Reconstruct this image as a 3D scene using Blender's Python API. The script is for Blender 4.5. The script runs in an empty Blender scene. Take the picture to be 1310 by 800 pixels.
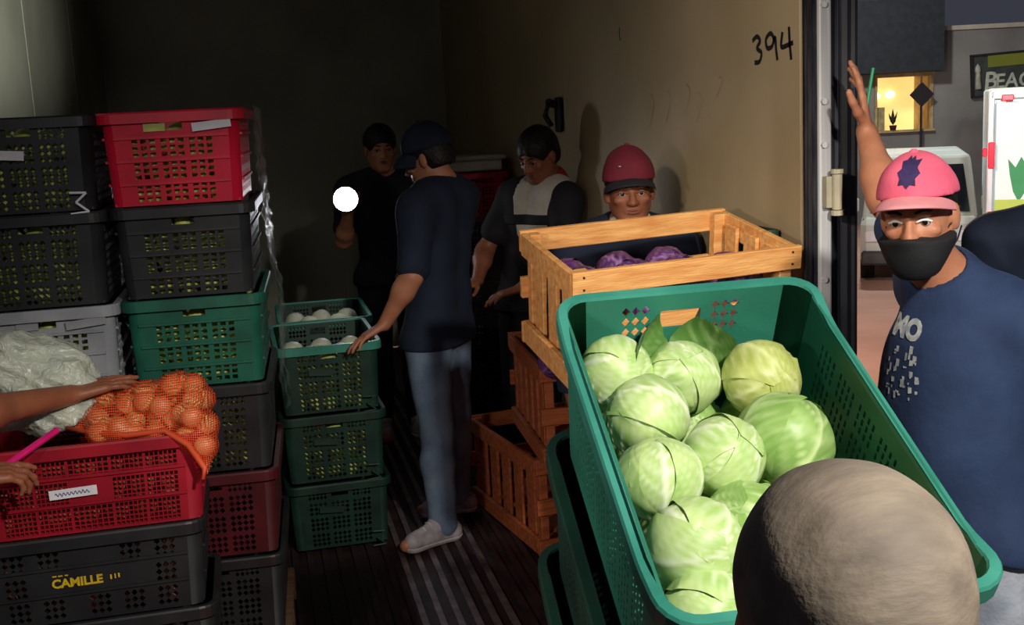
import bpy, bmesh, math, random
import numpy as np
from mathutils import Vector, Matrix, Euler
from mathutils.bvhtree import BVHTree
random.seed(7); rng = np.random.default_rng(7)
S = bpy.context.scene
COL = S.collection

# ------------------------------------------------------------------ camera
cam = bpy.data.cameras.new('camera'); camo = bpy.data.objects.new('camera', cam); COL.objects.link(camo)
cam.sensor_fit = 'HORIZONTAL'; cam.sensor_width = 36; cam.lens = 36 * 1450 / 1310
cam.clip_start = .05; cam.clip_end = 200
YAW, PITCH, ROLL = math.radians(12.3736), math.radians(9.769), math.radians(2.9)
fw = Vector((math.sin(YAW)*math.cos(PITCH), math.cos(YAW)*math.cos(PITCH), -math.sin(PITCH)))
r0 = Vector((math.cos(YAW), -math.sin(YAW), 0)); u0 = r0.cross(fw)
cr, ur = r0*math.cos(ROLL) - u0*math.sin(ROLL), u0*math.cos(ROLL) + r0*math.sin(ROLL)
camo.matrix_world = Matrix(((cr.x, ur.x, -fw.x, 0), (cr.y, ur.y, -fw.y, 0), (cr.z, ur.z, -fw.z, 1.66), (0, 0, 0, 1)))
S.camera = camo

# ------------------------------------------------------------------ world, lights, exposure
w = bpy.data.worlds.new('world'); S.world = w; w.use_nodes = True
w.node_tree.nodes['Background'].inputs[0].default_value = (.55, .58, .78, 1)
w.node_tree.nodes['Background'].inputs[1].default_value = .07
S.view_settings.view_transform = 'Standard'; S.view_settings.look = 'None'
S.view_settings.gamma = 1; S.view_settings.exposure = 0; S.view_settings.use_curve_mapping = False

def light(name, kind, loc, target, power, color=(1, 1, 1), size=.1, angle=60, blend=.5):
    l = bpy.data.lights.new(name, kind); l.energy = power; l.color = color
    if kind == 'SPOT': l.spot_size = math.radians(angle); l.spot_blend = blend; l.shadow_soft_size = size
    elif kind == 'AREA': l.size = size
    else: l.shadow_soft_size = size
    o = bpy.data.objects.new(name, l); COL.objects.link(o); o.location = loc
    o.rotation_euler = (Vector(target) - Vector(loc)).to_track_quat('-Z', 'Y').to_euler()
    return o
light('dock_lamp', 'SPOT', (1.0, -.12, 2.55), (.86, 1.60, .80), 310, (1, .95, .84), .07, 74, .55)
light('wall_lamp', 'SPOT', (-.55, .9, 2.2), (1.42, 2.75, 1.70), 140, (1, .90, .74), .07, 42, .95)
light('left_fill_spot', 'SPOT', (-.25, .5, 2.35), (-.56, 3.2, 1.36), 44, (1, .93, .88), .12, 38, .9)  # added fill, no real fixture: lifts the left crate stacks
light('low_fill_spot', 'SPOT', (-1.35, .5, 1.75), (.62, 2.6, .75), 170, (1, .9, .82), .12, 40, .9)  # unseen fill added at the left for the side faces of the crates
light('left_wall_fill', 'SPOT', (.9, .6, 2.45), (-.98, 4.6, 2.4), 900, (.97, 1, .92), .05, 20, .9)  # added narrow spot without a fixture, brightens the upper left wall
light('tail_lamp', 'POINT', (.20, 2.15, .10), (0, 3, 0), 2.6, (1, .08, .06), .06)
light('street_lamp', 'POINT', (9.8, 17.0, 4.2), (0, 0, 0), 800, (.95, 1, .97), .2)
light('street_lamp', 'POINT', (5.2, 10.0, 2.6), (0, 0, 0), 520, (1, .70, .54), .2)
light('yard_lamp', 'SPOT', (5.6, 7.0, 2.4), (9.0, 12.0, .9), 1100, (.93, 1, 1), .1, 32, .6)

# ------------------------------------------------------------------ materials
def lin(c):
    return tuple((x/255/12.92 if x/255 <= .04045 else ((x/255+.055)/1.055)**2.4) for x in c)
MATS = {}
def mat(name, c, rough=.6, c2=None, scale=8, spec=.4, metal=0, bump=0, bscale=40, stretch=None, emit=0, lo=.35, hi=.65):
    if name in MATS: return MATS[name]
    m = bpy.data.materials.new(name); m.use_nodes = True; MATS[name] = m
    nt = m.node_tree; b = nt.nodes['Principled BSDF']
    b.inputs['Roughness'].default_value = rough; b.inputs['Metallic'].default_value = metal
    b.inputs['Specular IOR Level'].default_value = spec
    tc = nt.nodes.new('ShaderNodeTexCoord'); src = tc.outputs['Object']
    if stretch:
        mp = nt.nodes.new('ShaderNodeMapping'); mp.inputs['Scale'].default_value = stretch
        nt.links.new(src, mp.inputs['Vector']); src = mp.outputs[0]
    a = lin(c)
    if c2 is None: c2 = tuple(x*.82 for x in c)
    n = nt.nodes.new('ShaderNodeTexNoise'); n.inputs['Scale'].default_value = scale; n.inputs['Detail'].default_value = 5
    nt.links.new(src, n.inputs['Vector'])
    r = nt.nodes.new('ShaderNodeValToRGB'); e = r.color_ramp.elements
    e[0].position = lo; e[1].position = hi; e[0].color = (*lin(c2), 1); e[1].color = (*a, 1)
    nt.links.new(n.outputs['Fac'], r.inputs[0]); nt.links.new(r.outputs[0], b.inputs['Base Color'])
    if bump:
        n2 = nt.nodes.new('ShaderNodeTexNoise'); n2.inputs['Scale'].default_value = bscale; n2.inputs['Detail'].default_value = 3
        nt.links.new(src, n2.inputs['Vector'])
        bp = nt.nodes.new('ShaderNodeBump'); bp.inputs['Strength'].default_value = bump; bp.inputs['Distance'].default_value = .01
        nt.links.new(n2.outputs['Fac'], bp.inputs['Height']); nt.links.new(bp.outputs[0], b.inputs['Normal'])
    if emit:
        nt.links.new(r.outputs[0], b.inputs['Emission Color']); b.inputs['Emission Strength'].default_value = emit
    return m
def film(name, c, alpha, rough=.15):
    """thin clear plastic: glossy sheen over a see-through tinted film"""
    m = bpy.data.materials.new(name); m.use_nodes = True; nt = m.node_tree; MATS[name] = m
    b = nt.nodes['Principled BSDF']; b.inputs['Base Color'].default_value = (*lin(c), 1); b.inputs['Roughness'].default_value = rough
    b.inputs['Alpha'].default_value = alpha; b.inputs['Specular IOR Level'].default_value = .9
    tc = nt.nodes.new('ShaderNodeTexCoord'); n = nt.nodes.new('ShaderNodeTexNoise'); n.inputs['Scale'].default_value = 34; n.inputs['Detail'].default_value = 4; n.inputs['Distortion'].default_value = 1.5
    bp = nt.nodes.new('ShaderNodeBump'); bp.inputs['Strength'].default_value = .6; bp.inputs['Distance'].default_value = .02
    nt.links.new(tc.outputs['Object'], n.inputs['Vector']); nt.links.new(n.outputs['Fac'], bp.inputs['Height']); nt.links.new(bp.outputs[0], b.inputs['Normal'])
    return m
def net_mat(name, c, scale, fill):
    """woven net: strands opaque, meshes open"""
    m = bpy.data.materials.new(name); m.use_nodes = True; nt = m.node_tree; MATS[name] = m
    b = nt.nodes['Principled BSDF']; b.inputs['Base Color'].default_value = (*lin(c), 1); b.inputs['Roughness'].default_value = .45
    tc = nt.nodes.new('ShaderNodeTexCoord'); outs = []
    for ax in ('X', 'Z'):
        wv = nt.nodes.new('ShaderNodeTexWave'); wv.bands_direction = ax; wv.inputs['Scale'].default_value = scale
        wv.inputs['Distortion'].default_value = .6
        nt.links.new(tc.outputs['Object'], wv.inputs['Vector']); outs.append(wv.outputs['Fac'])
    mx = nt.nodes.new('ShaderNodeMath'); mx.operation = 'MAXIMUM'
    nt.links.new(outs[0], mx.inputs[0]); nt.links.new(outs[1], mx.inputs[1])
    gt = nt.nodes.new('ShaderNodeMath'); gt.operation = 'GREATER_THAN'; gt.inputs[1].default_value = fill
    nt.links.new(mx.outputs[0], gt.inputs[0]); nt.links.new(gt.outputs[0], b.inputs['Alpha'])
    return m
def leaf_mat(name, body, vein, c2):
    m = bpy.data.materials.new(name); m.use_nodes = True; nt = m.node_tree; MATS[name] = m
    b = nt.nodes['Principled BSDF']; b.inputs['Roughness'].default_value = .42; b.inputs['Specular IOR Level'].default_value = .45
    b.inputs['Subsurface Weight'].default_value = .05; b.inputs['Subsurface Radius'].default_value = (.02, .03, .01); b.inputs['Subsurface Scale'].default_value = .3
    at = nt.nodes.new('ShaderNodeAttribute'); at.attribute_name = 'vein'
    tc = nt.nodes.new('ShaderNodeTexCoord'); n = nt.nodes.new('ShaderNodeTexNoise'); n.inputs['Scale'].default_value = 14; n.inputs['Detail'].default_value = 4
    nt.links.new(tc.outputs['Object'], n.inputs['Vector'])
    r = nt.nodes.new('ShaderNodeValToRGB'); e = r.color_ramp.elements; e[0].position = .38; e[1].position = .66
    e[0].color = (*lin(c2), 1); e[1].color = (*lin(body), 1); nt.links.new(n.outputs['Fac'], r.inputs[0])
    mx = nt.nodes.new('ShaderNodeMixRGB'); mx.inputs[2].default_value = (*lin(vein), 1)
    nt.links.new(at.outputs['Fac'], mx.inputs[0]); nt.links.new(r.outputs[0], mx.inputs[1]); nt.links.new(mx.outputs[0], b.inputs['Base Color'])
    return m

M_GREEN = mat('green_plastic', (48, 124, 102), .45, (40, 104, 86), 5, bump=.05, bscale=200)
M_RIM = mat('lit_green_rim', (66, 146, 130), .35, (48, 124, 108), 8)  # crate green lightened for rims, bluish sheen put into the colour
M_DGREEN = mat('dark_green_plastic', (26, 62, 50), .5, (18, 44, 38), 9)
M_STACKGREEN = mat('deep_green_plastic', (26, 96, 76), .5, (18, 74, 60), 9)
M_BLACK = mat('black_plastic', (40, 42, 44), .45, (28, 29, 32), 9)
M_RED = mat('red_plastic', (214, 28, 58), .42, (184, 18, 46), 6)
M_LOWRED = mat('crimson_plastic', (162, 24, 42), .42, (136, 16, 34), 6)
M_GREY = mat('grey_plastic', (150, 152, 158), .5, (120, 122, 128), 7)
M_DRED = mat('maroon_plastic', (84, 20, 28), .5, (60, 14, 22), 7)
M_WOOD = mat('crate_wood', (240, 184, 114), .65, (208, 136, 72), 7, stretch=(1.2, 9, 9), bump=.25, bscale=30, lo=.3, hi=.7)
M_WOOD2 = mat('aged_crate_wood', (190, 104, 58), .7, (140, 70, 38), 7, stretch=(1.2, 9, 9), bump=.25, bscale=30, lo=.3, hi=.7)
M_PALLET = mat('pallet_wood', (120, 90, 66), .8, (84, 62, 46), 9, stretch=(1, 8, 8))
M_NAIL = mat('nail_steel', (90, 80, 72), .5, metal=.7)
M_WALL = mat('cargo_wall_paint', (192, 172, 140), .55, (170, 148, 114), 1.6, bump=.04, bscale=60, lo=.3, hi=.75)
M_LWALL = mat('left_wall_paint', (190, 188, 170), .6, (160, 158, 142), 1.5)
M_CEIL = mat('ceiling_panel', (60, 58, 60), .7)
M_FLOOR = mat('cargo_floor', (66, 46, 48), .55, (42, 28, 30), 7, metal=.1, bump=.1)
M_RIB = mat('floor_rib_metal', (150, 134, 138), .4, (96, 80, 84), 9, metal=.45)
M_STEEL = mat('brushed_steel', (206, 206, 208), .4, (176, 176, 180), 5, metal=.15, stretch=(12, 12, .6))
M_DSTEEL = mat('dark_jamb', (64, 62, 66), .4, (38, 36, 42), 8, metal=.5, stretch=(8, 8, 1))
M_RUBBER = mat('black_door_rubber', (46, 48, 56), .55, (36, 38, 46), 12)
M_HINGE = mat('hinge_paint', (196, 188, 160), .5)
M_CONC = mat('dock_concrete', (96, 92, 88), .9, (70, 66, 64), 5, bump=.1)
M_STREET = mat('street_pavement', (190, 150, 134), .9, (165, 128, 112), .6, bump=.06)
M_KERB = mat('kerb_concrete', (196, 184, 168), .9, (170, 160, 146), 2)
M_BLD = mat('grey_render', (140, 136, 132), .85, (116, 112, 110), .8, bump=.05)
M_AWN = mat('dark_awning', (44, 48, 54), .8)
M_PLUM = leaf_mat('red_cabbage_leaf', (92, 40, 110), (170, 130, 180), (58, 22, 74))
M_CAB = [leaf_mat('cabbage_leaf', (190, 214, 138), (244, 248, 228), (158, 194, 104)),
         leaf_mat('cabbage_leaf_yellow', (190, 200, 112), (232, 236, 180), (156, 168, 76)),
         leaf_mat('cabbage_leaf_deep', (148, 184, 98), (220, 234, 180), (120, 162, 76))]
M_OUTER = leaf_mat('outer_cabbage_leaf', (96, 142, 66), (180, 206, 140), (74, 118, 54))
M_VEG = mat('pale_green_vegetable', (206, 210, 116), .5, (146, 162, 72), 20)
M_TAN = mat('brown_tuber', (172, 108, 66), .7, (130, 76, 46), 24)
M_ONION = mat('onion_skin', (246, 204, 136), .38, (226, 150, 84), 10)
M_WHITEVEG = mat('white_vegetable', (226, 226, 210), .5, (190, 196, 170), 12)
M_NET = net_mat('orange_net', (226, 84, 42), 60, .80)
M_PLASTICBAG = film('cloudy_plastic', (216, 222, 206), .62, .28)
M_WRAP = film('stretch_wrap', (190, 205, 205), .16, .12)
M_LABEL = mat('white_label_paper', (226, 226, 232), .7, (206, 206, 214), 14)
M_INKBLUE = mat('blue_ink', (60, 70, 150), .7)
M_INK = mat('black_ink', (20, 18, 18), .7)
M_GHOST = mat('faded_ink', (176, 152, 116), .7)
M_YELLOW = mat('yellow_print', (230, 196, 30), .6)
M_SKIN = mat('tan_skin', (190, 128, 98), .5, (172, 110, 82), 12, bump=.08, bscale=120)
M_DSKIN = mat('brown_skin', (150, 92, 66), .5, (132, 78, 56), 12, bump=.08, bscale=120)
M_LIP = mat('lip_skin', (136, 74, 64), .5)
M_HAIR = mat('black_hair', (28, 24, 24), .55, (16, 14, 14), 60, bump=.4, bscale=90)
M_GHAIR = mat('greying_short_hair', (116, 104, 92), .75, (84, 75, 67), 18, stretch=(.5, 1.5, 1.5), bump=.12, bscale=120)
M_NAVY = mat('navy_cotton', (44, 62, 98), .85, (34, 50, 84), 9, bump=.15, bscale=60)
M_DNAVY = mat('dark_navy_cotton', (28, 38, 60), .85, (22, 30, 50), 9)
M_TEALSHIRT = mat('slate_blue_cotton', (38, 58, 84), .85, (30, 46, 70), 9)
M_BLACKCLOTH = mat('black_cotton', (34, 32, 38), .85)
M_JEANS = mat('light_denim', (186, 192, 206), .85, (152, 160, 178), 14, bump=.15, bscale=120)
M_BJEANS = mat('blue_denim', (118, 138, 160), .85, (84, 102, 126), 7, bump=.15, bscale=120)
M_SHOE = mat('grey_sneaker', (176, 170, 174), .7, (130, 124, 128), 18)
M_SOLE = mat('white_sole', (200, 196, 196), .7)
M_PINK = mat('pink_cap_cotton', (232, 104, 132), .85, (222, 92, 120), 14, bump=.12, bscale=160)
M_PINKPALE = mat('pale_pink_piping', (246, 160, 168), .85)
M_MAROON = mat('maroon_cap_cotton', (120, 26, 46), .85)
M_MASK = mat('black_mask_cloth', (26, 27, 31), .8, (19, 20, 24), 12, bump=.2, bscale=30)
M_WHITE = mat('white_cotton', (216, 208, 196), .85, (190, 182, 170), 9)
M_REDCLOTH = mat('red_collar_cotton', (170, 36, 52), .85)
M_EYE = mat('eye_white', (196, 184, 174), .2); M_IRIS = mat('dark_iris', (26, 16, 12), .1, spec=.8)
M_EMBLEM = mat('purple_embroidery', (58, 40, 92), .8, (40, 30, 70), 40)
M_PRINT = mat('white_shirt_print', (206, 208, 204), .8, (150, 156, 166), 60)
M_PINKROD = mat('magenta_plastic', (240, 30, 130), .4)
M_STRAW = mat('green_plastic_pen', (40, 160, 110), .4)
M_LAMP = mat('lamp_glow', (255, 255, 255), .3, (250, 250, 255), emit=28)
M_GLOW = mat('lit_shop_glow', (255, 214, 140), .6, (246, 190, 110), .8, emit=1.1)
M_BULB = mat('shop_bulb', (255, 246, 214), .6, emit=3)
M_FRAMEW = mat('shop_frame', (190, 166, 120), .6)
M_SILH = mat('dark_sign_board', (40, 34, 40), .8)
M_PLANT = mat('dark_plant', (40, 52, 36), .8)
M_SIGN = mat('sign_charcoal', (64, 70, 68), .7); M_SIGNG = mat('sign_olive', (150, 150, 50), .7, (110, 120, 44), .8)
M_SIGNL = mat('sign_cream', (206, 206, 190), .7)
M_VAN = mat('pale_van_paint', (200, 204, 198), .35, (180, 186, 180), 2); M_GLASS = mat('dark_vehicle_glass', (26, 30, 36), .1, spec=.8)
M_TYRE = mat('tyre_rubber', (26, 26, 28), .8)
M_TRUCK = mat('white_truck_paint', (226, 236, 234), .35, (206, 218, 216), 1.2); M_TAIL = mat('red_tail_lens', (226, 36, 60), .3, emit=.5)
M_LOGO = mat('green_leaf_print', (70, 150, 96), .6, (50, 130, 80), 3); M_LIME = mat('yellow_green_print', (186, 200, 90), .6, (160, 180, 70), 2)
M_BUMPER = mat('truck_bumper', (70, 72, 76), .5)
M_PLANK = mat('dark_weathered_plank', (98, 66, 54), .8, (70, 46, 38), 9, stretch=(1, 7, 7))

# ------------------------------------------------------------------ object helpers
def link(name, me, parent=None, m=None, smooth=False):
    o = bpy.data.objects.new(name, me); COL.objects.link(o)
    if m is not None and not me.materials: me.materials.append(m)
    if smooth: me.polygons.foreach_set('use_smooth', [True]*len(me.polygons))
    if parent is not None: o.parent = parent
    return o
def tag(o, label=None, cat=None, group=None, kind=None):
    if label: o['label'] = label
    if cat: o['category'] = cat
    if group: o['group'] = group
    if kind: o['kind'] = kind
    return o
def empty(name, loc=(0, 0, 0), rz=0, M=None):
    o = bpy.data.objects.new(name, None); COL.objects.link(o); o.empty_display_size = .1
    if M is not None: o.matrix_world = M
    else: o.location = loc; o.rotation_euler = (0, 0, rz)
    return o
def mesh(name, v, f):
    me = bpy.data.meshes.new(name); me.from_pydata([tuple(x) for x in v], [], [tuple(x) for x in f]); me.update(); return me
class MB:
    def __init__(s): s.v = []; s.f = []
    def add(s, v, f):
        n = len(s.v); s.v += [tuple(x) for x in v]; s.f += [tuple(i+n for i in q) for q in f]; return s
    def box(s, c, d, M=None):
        x, y, z = [q/2 for q in d]
        v = [Vector((a*x, b*y, e*z)) for e in (-1, 1) for b in (-1, 1) for a in (-1, 1)]
        if M is not None: v = [M @ p for p in v]
        c = Vector(c)
        return s.add([p + c for p in v], [(0, 2, 3, 1), (4, 5, 7, 6), (0, 1, 5, 4), (2, 6, 7, 3), (0, 4, 6, 2), (1, 3, 7, 5)])
    def tube(s, pts, r, n=8, closed=False):
        pts = [Vector(p) for p in pts]; R = r if isinstance(r, (list, tuple)) else [r]*len(pts); k0 = len(s.v); L = len(pts)
        for i, p in enumerate(pts):
            a = pts[(i-1) % L] if (closed or i) else p; b = pts[(i+1) % L] if (closed or i < L-1) else p
            t = (b-a).normalized(); q = t.to_track_quat('Z', 'Y')
            for j in range(n):
                s.v.append(tuple(p + q @ Vector((R[i]*math.cos(2*math.pi*j/n), R[i]*math.sin(2*math.pi*j/n), 0))))
        for i in range(L if closed else L-1):
            for j in range(n):
                a = k0+i*n; b = k0+((i+1) % L)*n; s.f.append((a+j, a+(j+1) % n, b+(j+1) % n, b+j))
        if not closed:
            s.f.append(tuple(k0+j for j in reversed(range(n)))); s.f.append(tuple(k0+(L-1)*n+j for j in range(n)))
        return s
    def lathe(s, prof, n=16, c=(0, 0, 0)):
        k0 = len(s.v); L = len(prof)
        for r, z in prof:
            for j in range(n): s.v.append((c[0]+r*math.cos(2*math.pi*j/n), c[1]+r*math.sin(2*math.pi*j/n), c[2]+z))
        for i in range(L-1):
            for j in range(n):
                a = k0+i*n; b = a+n; s.f.append((a+j, a+(j+1) % n, b+(j+1) % n, b+j))
        s.f.append(tuple(k0+j for j in reversed(range(n)))); s.f.append(tuple(k0+(L-1)*n+j for j in range(n)))
        return s
    def build(s, name, m, parent=None, smooth=False): return link(name, mesh(name, s.v, s.f), parent, m, smooth)
    def me(s, name, m):
        me = mesh(name, s.v, s.f); me.materials.append(m); return me
def bevel(o, wd=.004, seg=1):
    b = o.modifiers.new('bevel', 'BEVEL'); b.width = wd; b.segments = seg; b.limit_method = 'ANGLE'; return o
def struct(name, mb, m, parent=None):
    o = mb.build(name, m, parent)
    if parent is None: o['kind'] = 'structure'
    return o
def text_mesh(txt, size, shear=0, bold=0):
    c = bpy.data.curves.new('lettering', 'FONT'); c.body = txt; c.size = size; c.shear = shear; c.offset = bold; c.extrude = 0
    c.align_x = 'CENTER'; c.align_y = 'CENTER'; c.resolution_u = 3
    o = bpy.data.objects.new('lettering', c); COL.objects.link(o)
    dg = bpy.context.evaluated_depsgraph_get(); dg.update()
    me = bpy.data.meshes.new_from_object(o.evaluated_get(dg)); bpy.data.objects.remove(o); bpy.data.curves.remove(c)
    return me
def copy_tree(o, parent=None):
    c = o.copy(); COL.objects.link(c); c.parent = parent
    for ch in list(o.children): copy_tree(ch, c)
    return c

# ------------------------------------------------------------------ implicit surfaces (bodies, cloth, bags)
def cap(a, b, ra, rb=None): return ('c', np.array(a, float), np.array(b, float), ra, ra if rb is None else rb)
def ell(c, r, R=None): return ('e', np.array(c, float), np.array(r, float), None if R is None else np.array(R, float))
def xf(prims, O, R, s=1):
    """move head-frame shapes into the place of the head"""
    O = np.array(O, float); R = np.array(R, float); out = []
    for p in prims:
        if p[0] == 'c': out.append(('c', O + s*(R @ p[1]), O + s*(R @ p[2]), p[3]*s, p[4]*s))
        else: out.append(('e', O + s*(R @ p[1]), p[2]*s, R if p[3] is None else R @ p[3]))
    return out
def infl(prims, d):
    return [('c', p[1], p[2], p[3]+d, p[4]+d) if p[0] == 'c' else ('e', p[1], p[2]+d, p[3]) for p in prims]
def bounds(prims):
    lo, hi = [], []
    for p in prims:
        if p[0] == 'c':
            r = max(p[3], p[4]); lo.append(np.minimum(p[1], p[2])-r); hi.append(np.maximum(p[1], p[2])+r)
        else:
            r = p[2] if p[3] is None else np.full(3, p[2].max()); lo.append(p[1]-r); hi.append(p[1]+r)
    return np.min(lo, 0), np.max(hi, 0)
def pd(p, X, Y, Z):
    if p[0] == 'c':
        a, b = p[1], p[2]; d = b-a; L = max(d @ d, 1e-12)
        x, y, z = X-a[0], Y-a[1], Z-a[2]
        t = np.clip((x*d[0]+y*d[1]+z*d[2])/L, 0, 1)
        return np.sqrt((x-t*d[0])**2+(y-t*d[1])**2+(z-t*d[2])**2)-(p[3]+t*(p[4]-p[3]))
    x, y, z = X-p[1][0], Y-p[1][1], Z-p[1][2]
    if p[3] is not None:
        R = p[3]; x, y, z = R[0, 0]*x+R[1, 0]*y+R[2, 0]*z, R[0, 1]*x+R[1, 1]*y+R[2, 1]*z, R[0, 2]*x+R[1, 2]*y+R[2, 2]*z
    r = p[2]
    k0 = np.sqrt((x/r[0])**2+(y/r[1])**2+(z/r[2])**2); k1 = np.sqrt((x/r[0]**2)**2+(y/r[1]**2)**2+(z/r[2]**2)**2)
    return k0*(k0-1)/np.maximum(k1, 1e-9)
def smin(a, b, k):
    h = np.maximum(k-np.abs(a-b), 0)/k
    return np.minimum(a, b)-h*h*k*.25
def implicit(groups, vox, cuts=(), folds=None):
    """groups: (shapes, blend, +1 add / -1 carve, join blend); cuts: (point, outward normal)"""
    lo, hi = bounds([p for g in groups if g[2] > 0 for p in g[0]])
    lo = lo-3*vox; hi = hi+3*vox; n = np.ceil((hi-lo)/vox).astype(int)+1
    ax = [(lo[i]+vox*np.arange(n[i])).astype(np.float32) for i in range(3)]
    F = np.full(n, .5, np.float32)
    for prims, k, sgn, kj in groups:
        G = np.full(n, .5, np.float32) if len(groups) > 1 else F
        for p in prims:
            a, b = bounds([p]); mg = max(k, kj)*1.2+3*vox
            i0 = np.clip(((a-mg-lo)/vox).astype(int), 0, n-1); i1 = np.clip(((b+mg-lo)/vox).astype(int)+2, 1, n)
            if (i1 <= i0).any(): continue
            sl = tuple(slice(i0[q], i1[q]) for q in range(3))
            X, Y, Z = np.meshgrid(ax[0][sl[0]], ax[1][sl[1]], ax[2][sl[2]], indexing='ij', sparse=True)
            G[sl] = smin(G[sl], pd(p, X, Y, Z).astype(np.float32), k)
        if len(groups) > 1: F = smin(F, G, kj) if sgn > 0 else -smin(-F, G, kj)
    X, Y, Z = np.meshgrid(*ax, indexing='ij', sparse=True)
    if folds:
        amp, fr, seed = folds[:3]; rg = np.random.default_rng(seed); D = 0
        for i in range(7):
            d = rg.normal(size=3); d /= np.linalg.norm(d); d = d*fr*(.6+.9*rg.random())
            q = np.sin(d[0]*X+d[1]*Y+d[2]*Z+rg.random()*6.28+1.5*np.sin((d[1]*X-d[0]*Y+d[2]*Z)*.6))
            D = D+(q if len(folds) < 4 else 1.6*np.abs(q)-1)
        F = F+(amp*D/4).astype(np.float32)
    for p, nn in cuts:
        nn = np.array(nn, float); nn /= np.linalg.norm(nn); p = np.array(p, float)
        F = np.maximum(F, ((X-p[0])*nn[0]+(Y-p[1])*nn[1]+(Z-p[2])*nn[2]).astype(np.float32))
    s = F < 0
    c = [s[i:n[0]-1+i, j:n[1]-1+j, k:n[2]-1+k] for i in (0, 1) for j in (0, 1) for k in (0, 1)]
    cnt = sum(q.astype(np.int8) for q in c)
    act = np.argwhere((cnt > 0) & (cnt < 8)); idx = np.full(n-1, -1, np.int64); idx[tuple(act.T)] = np.arange(len(act))
    acc = np.zeros((len(act), 3)); ne = np.zeros(len(act))
    for e in range(3):
        o = [q for q in range(3) if q != e]
        for i in (0, 1):
            for j in (0, 1):
                A = act.copy(); A[:, o[0]] += i; A[:, o[1]] += j; B = A.copy(); B[:, e] += 1
                fa, fb = F[tuple(A.T)], F[tuple(B.T)]; m = (fa < 0) != (fb < 0)
                t = np.where(m, fa/np.where(m, fa-fb, 1), 0); P = A.astype(float); P[:, e] += t
                acc[m] += P[m]; ne[m] += 1
    V = lo+vox*acc/ne[:, None]
    Q = []
    for e in range(3):
        o1, o2 = (e+1) % 3, (e+2) % 3
        A = [slice(None)]*3; B = [slice(None)]*3; A[e] = slice(0, n[e]-1); B[e] = slice(1, n[e])
        d = s[tuple(A)].astype(np.int8)-s[tuple(B)].astype(np.int8); ed = np.argwhere(d != 0)
        ed = ed[(ed[:, o1] > 0) & (ed[:, o2] > 0) & (ed[:, o1] < n[o1]-1) & (ed[:, o2] < n[o2]-1)]
        sg = d[tuple(ed.T)]; qs = []
        for a, b in ((-1, -1), (0, -1), (0, 0), (-1, 0)):
            t = ed.copy(); t[:, o1] += a; t[:, o2] += b; qs.append(idx[tuple(t.T)])
        q = np.stack(qs, 1); q[sg < 0] = q[sg < 0][:, ::-1]; Q.append(q)
    Q = np.concatenate(Q)
    return V, Q
def imesh(name, groups, vox, m, parent, origin, cuts=(), folds=None):
    V, Q = implicit(groups, vox, cuts, folds); V = V-np.array(origin)
    me = bpy.data.meshes.new(name); me.vertices.add(len(V)); me.vertices.foreach_set('co', V.ravel().astype(np.float32))
    me.loops.add(4*len(Q)); me.loops.foreach_set('vertex_index', Q.ravel().astype(np.int32))
    me.polygons.add(len(Q)); me.polygons.foreach_set('loop_start', np.arange(0, 4*len(Q), 4, dtype=np.int32))
    me.polygons.foreach_set('use_smooth', np.ones(len(Q), bool)); me.update(calc_edges=True); me.validate()
    me.materials.append(m)
    return link(name, me, parent)

# ================================================================== THE SETTING
XR, XL, Y0, Y1, ZT = 1.42, -.95, 2.79, 8.4, 2.75
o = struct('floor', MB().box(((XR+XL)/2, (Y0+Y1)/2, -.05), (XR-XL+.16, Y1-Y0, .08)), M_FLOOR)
dark_me = MB().box((0, 0, 0), (.022, Y1-Y0-.02, .012)).me('rib', M_FLOOR)   # shade painted on the side ribs; only the trodden aisle shows bright metal
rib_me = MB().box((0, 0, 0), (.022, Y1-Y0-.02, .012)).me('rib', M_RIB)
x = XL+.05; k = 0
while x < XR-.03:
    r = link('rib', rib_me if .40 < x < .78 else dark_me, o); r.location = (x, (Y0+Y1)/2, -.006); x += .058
def wall(name, X, sgn, m, seams, dz=.004):
    root = struct(name, MB().box((X+sgn*.05, (Y0+Y1)/2, ZT/2), (.08, Y1-Y0, ZT)), m)
    ys = [Y0, *seams, Y1]
    for a, b in zip(ys, ys[1:]):
        bevel(MB().box((X+sgn*.006, (a+b)/2, ZT/2), (.012, b-a-.012, ZT)).build('panel', m, root), .003)
    return root
wr_ = wall('wall_right', XR, 1, M_WALL, [5.565, 7.0])
wl_ = wall('wall_left', XL, -1, M_LWALL, [4.2, 5.6, 7.0])
struct('wall_back', MB().box(((XR+XL)/2, Y1+.04, ZT/2), (XR-XL+.2, .08, ZT)), M_LWALL)
struct('ceiling', MB().box(((XR+XL)/2, (Y0+Y1)/2, ZT+.04), (XR-XL+.2, Y1-Y0, .08)), M_CEIL)
struct('baseboard_right', MB().box((XR-.012, (Y0+Y1)/2, .15), (.02, Y1-Y0, .3)), M_STEEL)
struct('baseboard_left', MB().box((XL+.012, (Y0+Y1)/2, .15), (.02, Y1-Y0, .3)), M_STEEL)
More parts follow.
